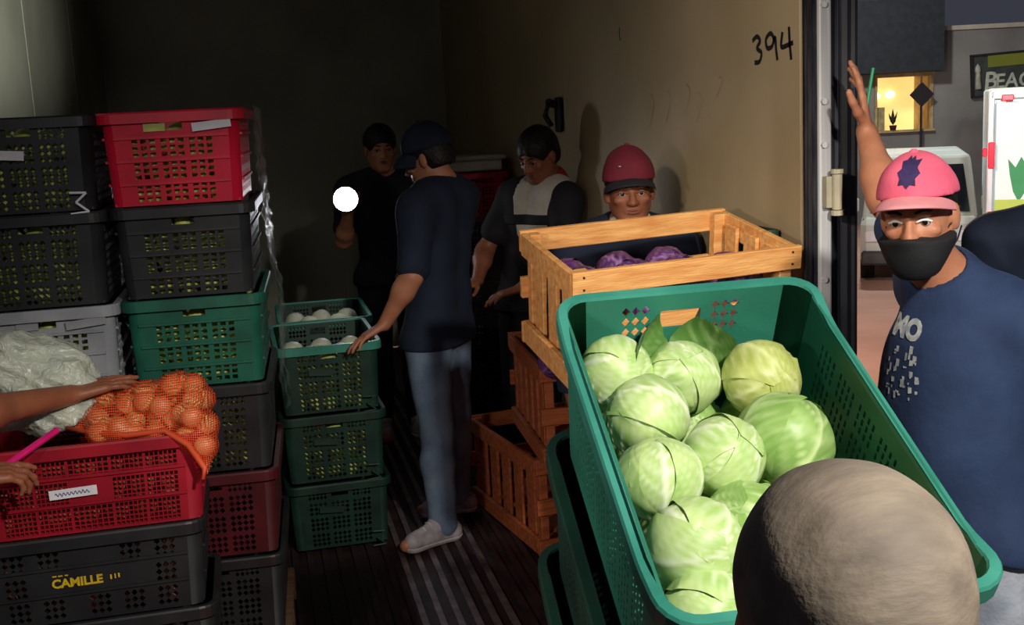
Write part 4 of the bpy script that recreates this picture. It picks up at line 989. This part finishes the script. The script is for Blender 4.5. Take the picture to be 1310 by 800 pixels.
# --- dark haired man in white and red, bent by the right wall
J = dict(floor=(0, 0, 0), head=(1.225, 4.885, 1.490), face=(-.75, -.55, -.42), neck=(1.285, 4.93, 1.365), shL=(1.325, 4.80, 1.285), shR=(1.14, 5.06, 1.29), pelvis=(1.20, 5.02, .80), elL=(1.27, 4.70, 1.05), wrL=(1.08, 4.72, .93), elR=(1.0, 5.08, 1.06), wrR=(.93, 4.92, .95),
         hipL=(1.25, 4.95, .79), hipR=(1.14, 5.08, .79), knL=(1.22, 4.9, .43), knR=(1.11, 5.04, .43), anL=(1.25, 4.95, .08), anR=(1.15, 5.10, .08), toeL=(1.14, 4.87, .03), toeR=(1.02, 5.03, .03),
         hands=[dict(wr=(1.08, 4.72, .93), d=(-1, 0, -.2), n=(0, 0, -1), t=(0, 1, 0)), dict(wr=(.93, 4.92, .95), d=(-.8, -.5, -.2), n=(0, 0, -1), t=(.4, -1, 0))])
hm = person('dark haired man in a white shirt with red collar bent beside the right wall', J, M_DSKIN, .008)
hms = shirt(hm, M_BLACKCLOTH, .6, -.02); trousers(hm, M_BLACKCLOTH); shoes(hm); eyes(hm); hair(hm, M_HAIR, -.06, .010, .002)
pr = infl(hm['torso'], .024)
imesh('shirt_yoke', [(infl(hm['torso'], .020), .04, 1, .01), ([cap(hm['g']['neck'], hm['H'], .058, .075)], .004, -1, .008)], .008, M_WHITE, hm['root'], hm['O'], [((0, 0, 1.13), (0, 0, -1)), ((1.19, 4.98, 1.2), (-.55, .83, 0))], (.005, 26, 1))
imesh('chest_stripe', [(pr, .04, 1, .01)], .008, M_BLACKCLOTH, hm['root'], hm['O'], [((0, 0, 1.235), (0, 0, 1)), ((0, 0, 1.185), (0, 0, -1))], (.006, 26, 1))
imesh('collar', [(infl([hm['torso'][5], hm['torso'][6]], .025) , .03, 1, .01), ([cap(hm['g']['neck'], hm['H'], .062, .07)], .01, -1, .006)], .007, M_REDCLOTH, hm['root'], hm['O'], [((1.30, 4.92, 1.315), (.1, 0, -1)), ((1.30, 4.92, 1.44), (0, 0, 1))])

# --- man holding the bright lamp, deep in the dark
J = dict(floor=(0, 0, 0), head=(.640, 5.86, 1.535), face=(.05, -.97, -.1), neck=(.66, 5.91, 1.39), shL=(.84, 5.90, 1.33), shR=(.47, 5.91, 1.33), pelvis=(.66, 5.93, .85), elL=(.88, 5.9, 1.06), wrL=(.76, 5.75, .95), elR=(.42, 5.85, 1.08), wrR=(.435, 5.63, 1.235),
         hipL=(.75, 5.93, .84), hipR=(.57, 5.93, .84), knL=(.75, 5.9, .45), knR=(.57, 5.9, .45), anL=(.75, 5.94, .08), anR=(.57, 5.94, .08), toeL=(.76, 5.79, .03), toeR=(.56, 5.79, .03),
         hands=[dict(wr=(.435, 5.63, 1.235), d=(-.1, -.75, .6), n=(-.3, .5, .8), t=(1, 0, .2), curl=(.7, .75, .8, .85), spread=0), dict(wr=(.76, 5.75, .95), d=(-.3, -.8, -.4), n=(0, 0, -1), t=(-1, 0, 0))])
fm = person('man deep in the dark cargo box holding up a shining lamp', J, M_SKIN, .008)
shirt(fm, M_BLACKCLOTH, .7, -.02); trousers(fm, M_BLACKCLOTH); shoes(fm); eyes(fm); hair(fm, M_HAIR, -.05, .010, .002)
hl = empty('hand_lamp', M=look((.418, 5.50, 1.312), (.07, 1, -.07))); tag(hl, 'shining hand lamp raised in the dark middle of the cargo box', 'lamp')
MB().lathe([(.024, -.10), (.024, -.03), (.062, .0), (.064, .014)], 20).build('casing', M_BLACK, hl, True)
MB().lathe([(.058, .0145), (.058, .019)], 20).build('lens', M_LAMP, hl)
lp = light('hand_lamp_bulb', 'SPOT', (.412, 5.44, 1.316), (.05, 2.5, 1.35), 2.5, (.88, .92, 1), .045, 150, .6)
lp2 = light('hand_lamp_spill', 'POINT', (.414, 5.44, 1.318), (0, 0, 0), .35, (.85, .9, 1), .04)

# --- worker at the left, only the arms in view
J = dict(floor=(0, 0, DZ), head=(-.83, 2.46, 1.50), face=(.5, .87, -.4), neck=(-.80, 2.40, 1.35), shL=(-.95, 2.49, 1.27), shR=(-.66, 2.31, 1.27), pelvis=(-.85, 2.32, .80), elR=(-.695, 2.60, 1.075), wrR=(-.498, 2.965, 1.026), elL=(-.90, 2.55, .99), wrL=(-.675, 2.615, .935),
         hipL=(-.92, 2.36, .78), hipR=(-.77, 2.28, .78), knL=(-.90, 2.42, .38), knR=(-.75, 2.34, .38), anL=(-.92, 2.37, .0), anR=(-.78, 2.29, .0), toeL=(-.85, 2.5, -.05), toeR=(-.70, 2.42, -.05),
         hands=[dict(wr=(-.498, 2.965, 1.026), d=(.85, .42, .12), n=(.1, 0, -1), t=(-.5, .9, .1), curl=(.12, .10, .14, .2), spread=.03, thumb=.45), dict(wr=(-.675, 2.615, .935), d=(.85, .45, -.06), n=(0, 0, -1), t=(-.3, .9, .2), curl=(.18, .45, .6, .7), spread=.05, thumb=.4)])
lf = person('worker whose arms reach in from the left over the bags', J, M_DSKIN, .005)
shirt(lf, M_BLACKCLOTH, .5, -.02, vox=.01); trousers(lf, M_BLACKCLOTH, .011); shoes(lf); eyes(lf); hair(lf, M_HAIR, -.05, .010, .002, vox=.008)
rod = MB().tube([(-.625, 2.675, .930), (-.595, 2.712, .940), (-.518, 2.845, .968)], [.006, .008, .0085], 10).build('plastic_strip', M_PINKROD)
tag(rod, 'bright magenta plastic stick in the lower hand at the left edge', 'stick')

# --- person in dark navy behind the man in the pink cap
J = dict(floor=(0, 0, DZ), head=(2.125, 2.615, 1.475), face=(.72, .68, -.1), neck=(2.08, 2.58, 1.345), shL=(1.915, 2.665, 1.265), shR=(2.17, 2.42, 1.265), pelvis=(2.02, 2.52, .78), elL=(1.88, 2.66, 1.0), wrL=(1.93, 2.70, .78), elR=(2.24, 2.42, 1.0), wrR=(2.30, 2.5, .78),
         hipL=(1.96, 2.58, .76), hipR=(2.08, 2.45, .76), knL=(1.97, 2.57, .38), knR=(2.09, 2.45, .38), anL=(1.95, 2.55, .0), anR=(2.07, 2.43, .0), toeL=(2.05, 2.65, -.05), toeR=(2.17, 2.53, -.05),
         hands=[dict(wr=(1.93, 2.70, .78), d=(.1, .1, -1), n=(1, -.5, 0), t=(.6, .7, 0)), dict(wr=(2.30, 2.5, .78), d=(.1, .1, -1), n=(-1, .5, 0), t=(.6, .7, 0))])
bp_ = person('person in a dark navy shirt standing behind the man in the pink cap', J, M_DSKIN, .009)
shirt(bp_, M_DNAVY, .7, -.02); trousers(bp_, M_BLACKCLOTH, .011); shoes(bp_); eyes(bp_); hair(bp_, M_HAIR, -.06, .012, .002)

# ================================================================== BAGS
bag = [ell((-.375, 3.02, .965), (.12, .10, .068)), ell((-.255, 2.985, .985), (.11, .10, .072)), ell((-.20, 2.90, .935), (.055, .075, .085)), cap((-.50, 2.93, .945), (-.40, 2.97, .95), .022, .05), cap((-.185, 2.87, .90), (-.175, 2.805, .83), .05, .022), ell((-.36, 2.89, .935), (.10, .05, .040))]
ons = []
rg = np.random.default_rng(3); tries = 0
while len(ons) < 70 and tries < 20000:
    tries += 1; q = np.array((rg.uniform(-.47, -.12), rg.uniform(2.78, 3.09), rg.uniform(.84, 1.03)))
    d = min(float(pd(p, *q)) for p in bag)
    if -.034 < d < -.022 and all(np.linalg.norm(q-o_) > .045 for o_ in ons): ons.append(q)
bumps = [ell(q, (.034, .034, .034)) for q in ons]
nb_ = imesh('net_bag', [(infl(bag, -.018), .05, 1, .02), (bumps, .016, 1, .02)], .005, M_NET, None, (0, 0, 0)); nb_.location = (0, 0, 0)
tag(nb_, 'orange net bag of onions slumped over the corner of the crimson crate', 'bag')
fold_m = MB(); fold_m.tube([(-.51, 2.93, .95), (-.44, 2.89, .94), (-.36, 2.855, .935), (-.27, 2.86, .935), (-.215, 2.83, .90), (-.18, 2.80, .845), (-.185, 2.79, .82)], [.006, .008, .008, .008, .009, .008, .005], 8)
fold_m.build('net_hem', mat('orange_net_hem', (226, 82, 40), .5), nb_, True)
ON = lump('onion', M_ONION, egg(.026, .027, .1, 8), 12); ON.polygons.foreach_set('use_smooth', [True]*len(ON.polygons))
for q in ons:
    o = link('onion', ON); o.location = q; o.rotation_euler = tuple(rg.uniform(-1, 1, 3)); tag(o, 'tan onion showing through the orange net bag', 'onion', 'onions in the orange net bag')
pb_ = [ell((-.60, 3.08, 1.075), (.125, .085, .085)), ell((-.53, 3.05, 1.04), (.10, .08, .07)), ell((-.66, 3.05, 1.10), (.07, .07, .06)), ell((-.57, 2.99, .975), (.12, .07, .045)), cap((-.64, 3.04, 1.15), (-.67, 3.0, 1.175), .03, .018)]
sb_ = imesh('plastic_bag', [(pb_, .05, 1, .02)], .006, M_PLASTICBAG, None, (0, 0, 0), [], (.017, 40, 21, 'creased'))
tag(sb_, 'crumpled cloudy plastic bag of pale greens behind the forearm', 'bag')
for a in ((-.62, 3.08, 1.05), (-.55, 3.07, 1.045), (-.66, 3.06, 1.09), (-.50, 3.05, 1.03), (-.59, 3.06, 1.11), (-.59, 3.0, .985), (-.52, 2.99, .98)):
    o = link('pale_vegetable', WVEG); o.location = a; o.rotation_euler = (a[0]*30, a[1]*20, 0); o.scale = (.8, .8, .8); tag(o, 'pale round vegetable inside the cloudy plastic bag', 'vegetable', 'vegetables in the cloudy plastic bag')

# ================================================================== THE STREET BEYOND THE DOOR
A = -YAW
def bx(name, c, d, m, par, bv=0):
    o = MB().box(c, d).build(name, m, par)
    return bevel(o, bv) if bv else o
bd = empty('building', (13.5, 21.95, -1.0), A); tag(bd, 'grey rendered shop building across the street with a lit window', 'building')
bx('wall', (3.65, .15, 2.0), (6.0, .3, 4.0), M_BLD, bd)                       # plain pier and facade right of the window
bx('wall', (-3.6, .15, 1.6), (6.0, .3, 3.2), M_BLD, bd)
bx('wall', (.025, .15, .97), (1.25, .3, 1.94), M_BLD, bd)
bx('wall', (.025, .15, 3.3), (1.25, .3, .25), M_BLD, bd)
bx('parapet', (3.65, .12, 4.04), (6.1, .4, .09), M_KERB, bd)
bx('canopy', (-2.4, -.25, 3.90), (6.0, .9, 1.45), M_AWN, bd)
bx('roof', (1.5, 3.2, 3.2), (10, 6, .1), M_AWN, bd)
bx('lintel', (.02, -.03, 3.13), (1.26, .12, .09), M_FRAMEW, bd)
win = bx('window_sill', (.02, -.04, 1.96), (1.26, .16, .05), M_FRAMEW, bd)
for x in (-.575, .605): bx('window_frame', (x, .0, 2.53), (.05, .12, 1.12), M_FRAMEW, bd)
bx('lit_back_wall', (.02, 1.3, 2.53), (1.5, .05, 1.5), M_GLOW, bd)
bx('side_wall', (-.66, .72, 2.5), (.05, 1.1, 1.3), M_FRAMEW, bd); bx('side_wall', (.72, .72, 2.5), (.05, 1.1, 1.3), M_FRAMEW, bd)
bx('floor_slab', (.02, .72, 1.9), (1.4, 1.1, .06), M_FRAMEW, bd); bx('soffit', (.02, .72, 3.16), (1.4, 1.1, .05), M_FRAMEW, bd)
bx('shelf_block', (-.43, .5, 2.22), (.34, .3, .5), M_FRAMEW, bd)
for x, z in ((-.18, 2.72), (.14, 2.74)):
    b = MB().lathe([(.01, -.09), (.085, -.05), (.10, 0), (.085, .05), (.01, .09)], 14).build('bulb', M_BULB, bd, True); b.location = (x, 1.2, z)
bx('pane_bar', (.40, .02, 2.53), (.03, .04, 1.1), M_FRAMEW, bd)
dm = empty('diamond_sign'); dm.matrix_world = Matrix.Translation((13.5, 21.95, -1)) @ Matrix.Rotation(A, 4, 'Z') @ Matrix.Translation((.28, -.35, 0))
tag(dm, 'dark diamond shaped sign on a post in front of the lit window', 'sign')
MB().box((0, 0, 0), (.36, .03, .36), Matrix.Rotation(math.pi/4, 3, 'Y')).build('board', M_SILH, dm).location = (0, 0, 2.70)
MB().tube([(0, .03, 0), (0, .03, 2.7)], .025, 8).build('post', M_SILH, dm)
pt = empty('potted_plant'); pt.matrix_world = Matrix.Translation((13.5, 21.95, -1)) @ Matrix.Rotation(A, 4, 'Z') @ Matrix.Translation((-.24, -.12, 1.99)); tag(pt, 'small dark potted plant on the sill of the lit window', 'plant')
MB().lathe([(.06, 0), (.08, .1), (.07, .1)], 12).build('pot', M_SILH, pt, True)
rq = random.Random(2)
for k in range(11):
    a = rq.uniform(0, 6.28); l = rq.uniform(.12, .36); q = Vector((math.cos(a)*.5*l, math.sin(a)*.2*l, l)); n_ = Vector((-math.sin(a), math.cos(a), 0))*.035
    MB().add([(0, 0, .1), tuple(q*.55+n_+Vector((0, 0, .1))), tuple(q+Vector((0, 0, .1))), tuple(q*.55-n_+Vector((0, 0, .1)))], [(0, 1, 2, 3)]).build('leaf', M_PLANT, pt)
sg = empty('shop_sign'); sg.matrix_world = Matrix.Translation((13.5, 21.95, -1)) @ Matrix.Rotation(A, 4, 'Z') @ Matrix.Translation((2.42, -.06, 3.06)) @ Matrix.Rotation(-.045, 4, 'Y'); tag(sg, 'charcoal shop sign with pale capital letters high on the grey building', 'sign')
bx('board', (0, 0, 0), (2.0, .06, .86), M_SIGN, sg, .01); bx('colour_band', (.12, -.035, .28), (1.55, .02, .24), M_SIGNG, sg)
for c, d in (((0, -.04, .43), (2.04, .08, .04)), ((0, -.04, -.43), (2.04, .08, .04)), ((-1.0, -.04, 0), (.04, .08, .86)), ((1.0, -.04, 0), (.04, .08, .86))): bx('frame', c, d, M_SILH, sg)
me = text_mesh('B', .52, .12, .010); me.materials.append(M_SIGNL); t_ = link('lettering', me, sg); t_.matrix_local = Matrix.Translation((-.62, -.040, -.14)) @ Matrix.Rotation(math.pi/2, 4, 'X')
me = text_mesh('EACON', .42, .12, .008); me.materials.append(M_SIGNL); t_ = link('lettering', me, sg); t_.matrix_local = Matrix.Translation((.20, -.040, -.16)) @ Matrix.Rotation(math.pi/2, 4, 'X')
MB().lathe([(.07, -.30), (.045, .05), (.06, .06), (.05, .16), (.01, .22)], 10).build('beacon_tower', M_SIGNL, sg, True).location = (-.87, -.04, .03)

vn = empty('van', (9.18, 14.45, -1.0), -.54); tag(vn, 'pale van parked across the street, behind the pink cap', 'van')
bx('body', (0, 1.9, .62), (1.62, 3.9, .66), M_VAN, vn, .08)
cb = MB(); 
def hexa(x0, x1, ya, yb_, za, zb2, tx):   # cab that leans back and narrows upwards
    return [(-x0, ya, za), (x0, ya, za), (x0, yb_, za), (-x0, yb_, za), (-x0+tx, ya+.45, zb2), (x0-tx, ya+.45, zb2), (x0-tx, yb_, zb2), (-x0+tx, yb_, zb2)]
cb.add(hexa(.80, 0, .35, 3.8, .9, 1.80, .10), [(0, 3, 2, 1), (4, 5, 6, 7), (0, 1, 5, 4), (1, 2, 6, 5), (2, 3, 7, 6), (3, 0, 4, 7)])
bevel(cb.build('cab', M_VAN, vn), .05, 2)
ws = MB(); ws.add([(-.68, .385, 1.0), (.68, .385, 1.0), (.60, .715, 1.66), (-.60, .715, 1.66), (-.68, .345, 1.01), (.68, .345, 1.01), (.60, .675, 1.67), (-.60, .675, 1.67)], [(0, 1, 2, 3), (7, 6, 5, 4), (4, 5, 1, 0), (5, 6, 2, 1), (6, 7, 3, 2), (7, 4, 0, 3)])
ws.build('windscreen', M_GLASS, vn)
for s in (-1, 1):
    bx('headlight', (s*.62, -.05, .70), (.26, .06, .16), M_LABEL, vn, .02); bx('mirror', (s*.9, .5, 1.12), (.12, .08, .2), M_VAN, vn, .02)
    for y in (.7, 3.1): MB().tube([(s*.72-.1, y, .32), (s*.72+.1, y, .32)], .32, 20).build('wheel', M_TYRE, vn)
bx('bumper', (0, -.07, .40), (1.6, .14, .2), M_BUMPER, vn, .03); bx('grille', (0, -.06, .62), (.8, .04, .12), M_GLASS, vn)
bx('number_plate', (0, -.15, .42), (.36, .02, .13), M_LABEL, vn)
for s in (-1, 1): MB().tube([(s*.35, .33, 1.03), (s*.1, .42, 1.25)], .012, 6).build('wiper', M_SILH, vn)

tk = empty('box_truck', (8.29+1.12*math.cos(-.60), 11.69+1.12*math.sin(-.60), -1.0), -.60); tag(tk, 'white box truck with red markers and a green leaf print at the right edge', 'truck')
bx('cargo_box', (0, 2.2, 1.78), (2.24, 4.2, 1.86), M_TRUCK, tk, .03)
for s in (-1, 1): bx('rear_door', (s*.535, .08, 1.74), (1.03, .05, 1.62), M_TRUCK, tk, .02)
for s in (-1, 1): bx('rear_post', (s*1.09, .06, 1.78), (.07, .1, 1.8), M_STEEL, tk, .01)
bx('header', (0, .06, 2.64), (2.2, .1, .10), M_TRUCK, tk, .01)
for s in (-1, 1): MB().tube([(s*.12, .03, .98), (s*.12, .03, 2.5)], .02, 8).build('lock_bar', M_STEEL, tk)
for x in (-.92, 0, .92): bx('marker_light', (x, .0, 2.60), (.13, .04, .07), M_TAIL, tk, .01)
for z in (1.95, 1.15): bx('marker_light', (-1.08, .0, z), (.07, .04, .30), M_TAIL, tk, .01)
bx('side_marker', (-1.15, .1, 1.98), (.05, .1, .1), M_TAIL, tk, .01)
lg = MB(); pts_ = [(0, -.30), (.07, -.18), (.13, .02), (.20, .20), (.08, .12), (.02, .22), (-.04, .10), (-.12, .20), (-.10, .02), (-.06, -.18)]
lg.add([(-.78+x, .052, 1.70+z) for x, z in pts_], [tuple(range(len(pts_)))]); lg.build('leaf_print', M_LOGO, tk)
bx('colour_stripe', (-.535, .052, 1.26), (1.0, .006, .34), M_LIME, tk)
bx('mirror_arm', (-.60, -.10, 2.02), (.16, .16, .2), M_SILH, tk, .06)
bx('bumper', (0, .0, .55), (2.1, .16, .2), M_BUMPER, tk, .02); bx('chassis', (0, 2.6, .66), (.9, 5.2, .3), M_BUMPER, tk)
for s in (-1, 1):
    bx('tail_light', (s*.95, .0, .72), (.2, .06, .14), M_TAIL, tk)
    for y in (1.0, 4.6): MB().tube([(s*.85-.14, y, .42), (s*.85+.14, y, .42)], .42, 22).build('wheel', M_TYRE, tk)
bx('cab', (0, 5.3, 1.35), (2.0, 1.7, 1.7), M_TRUCK, tk, .12)
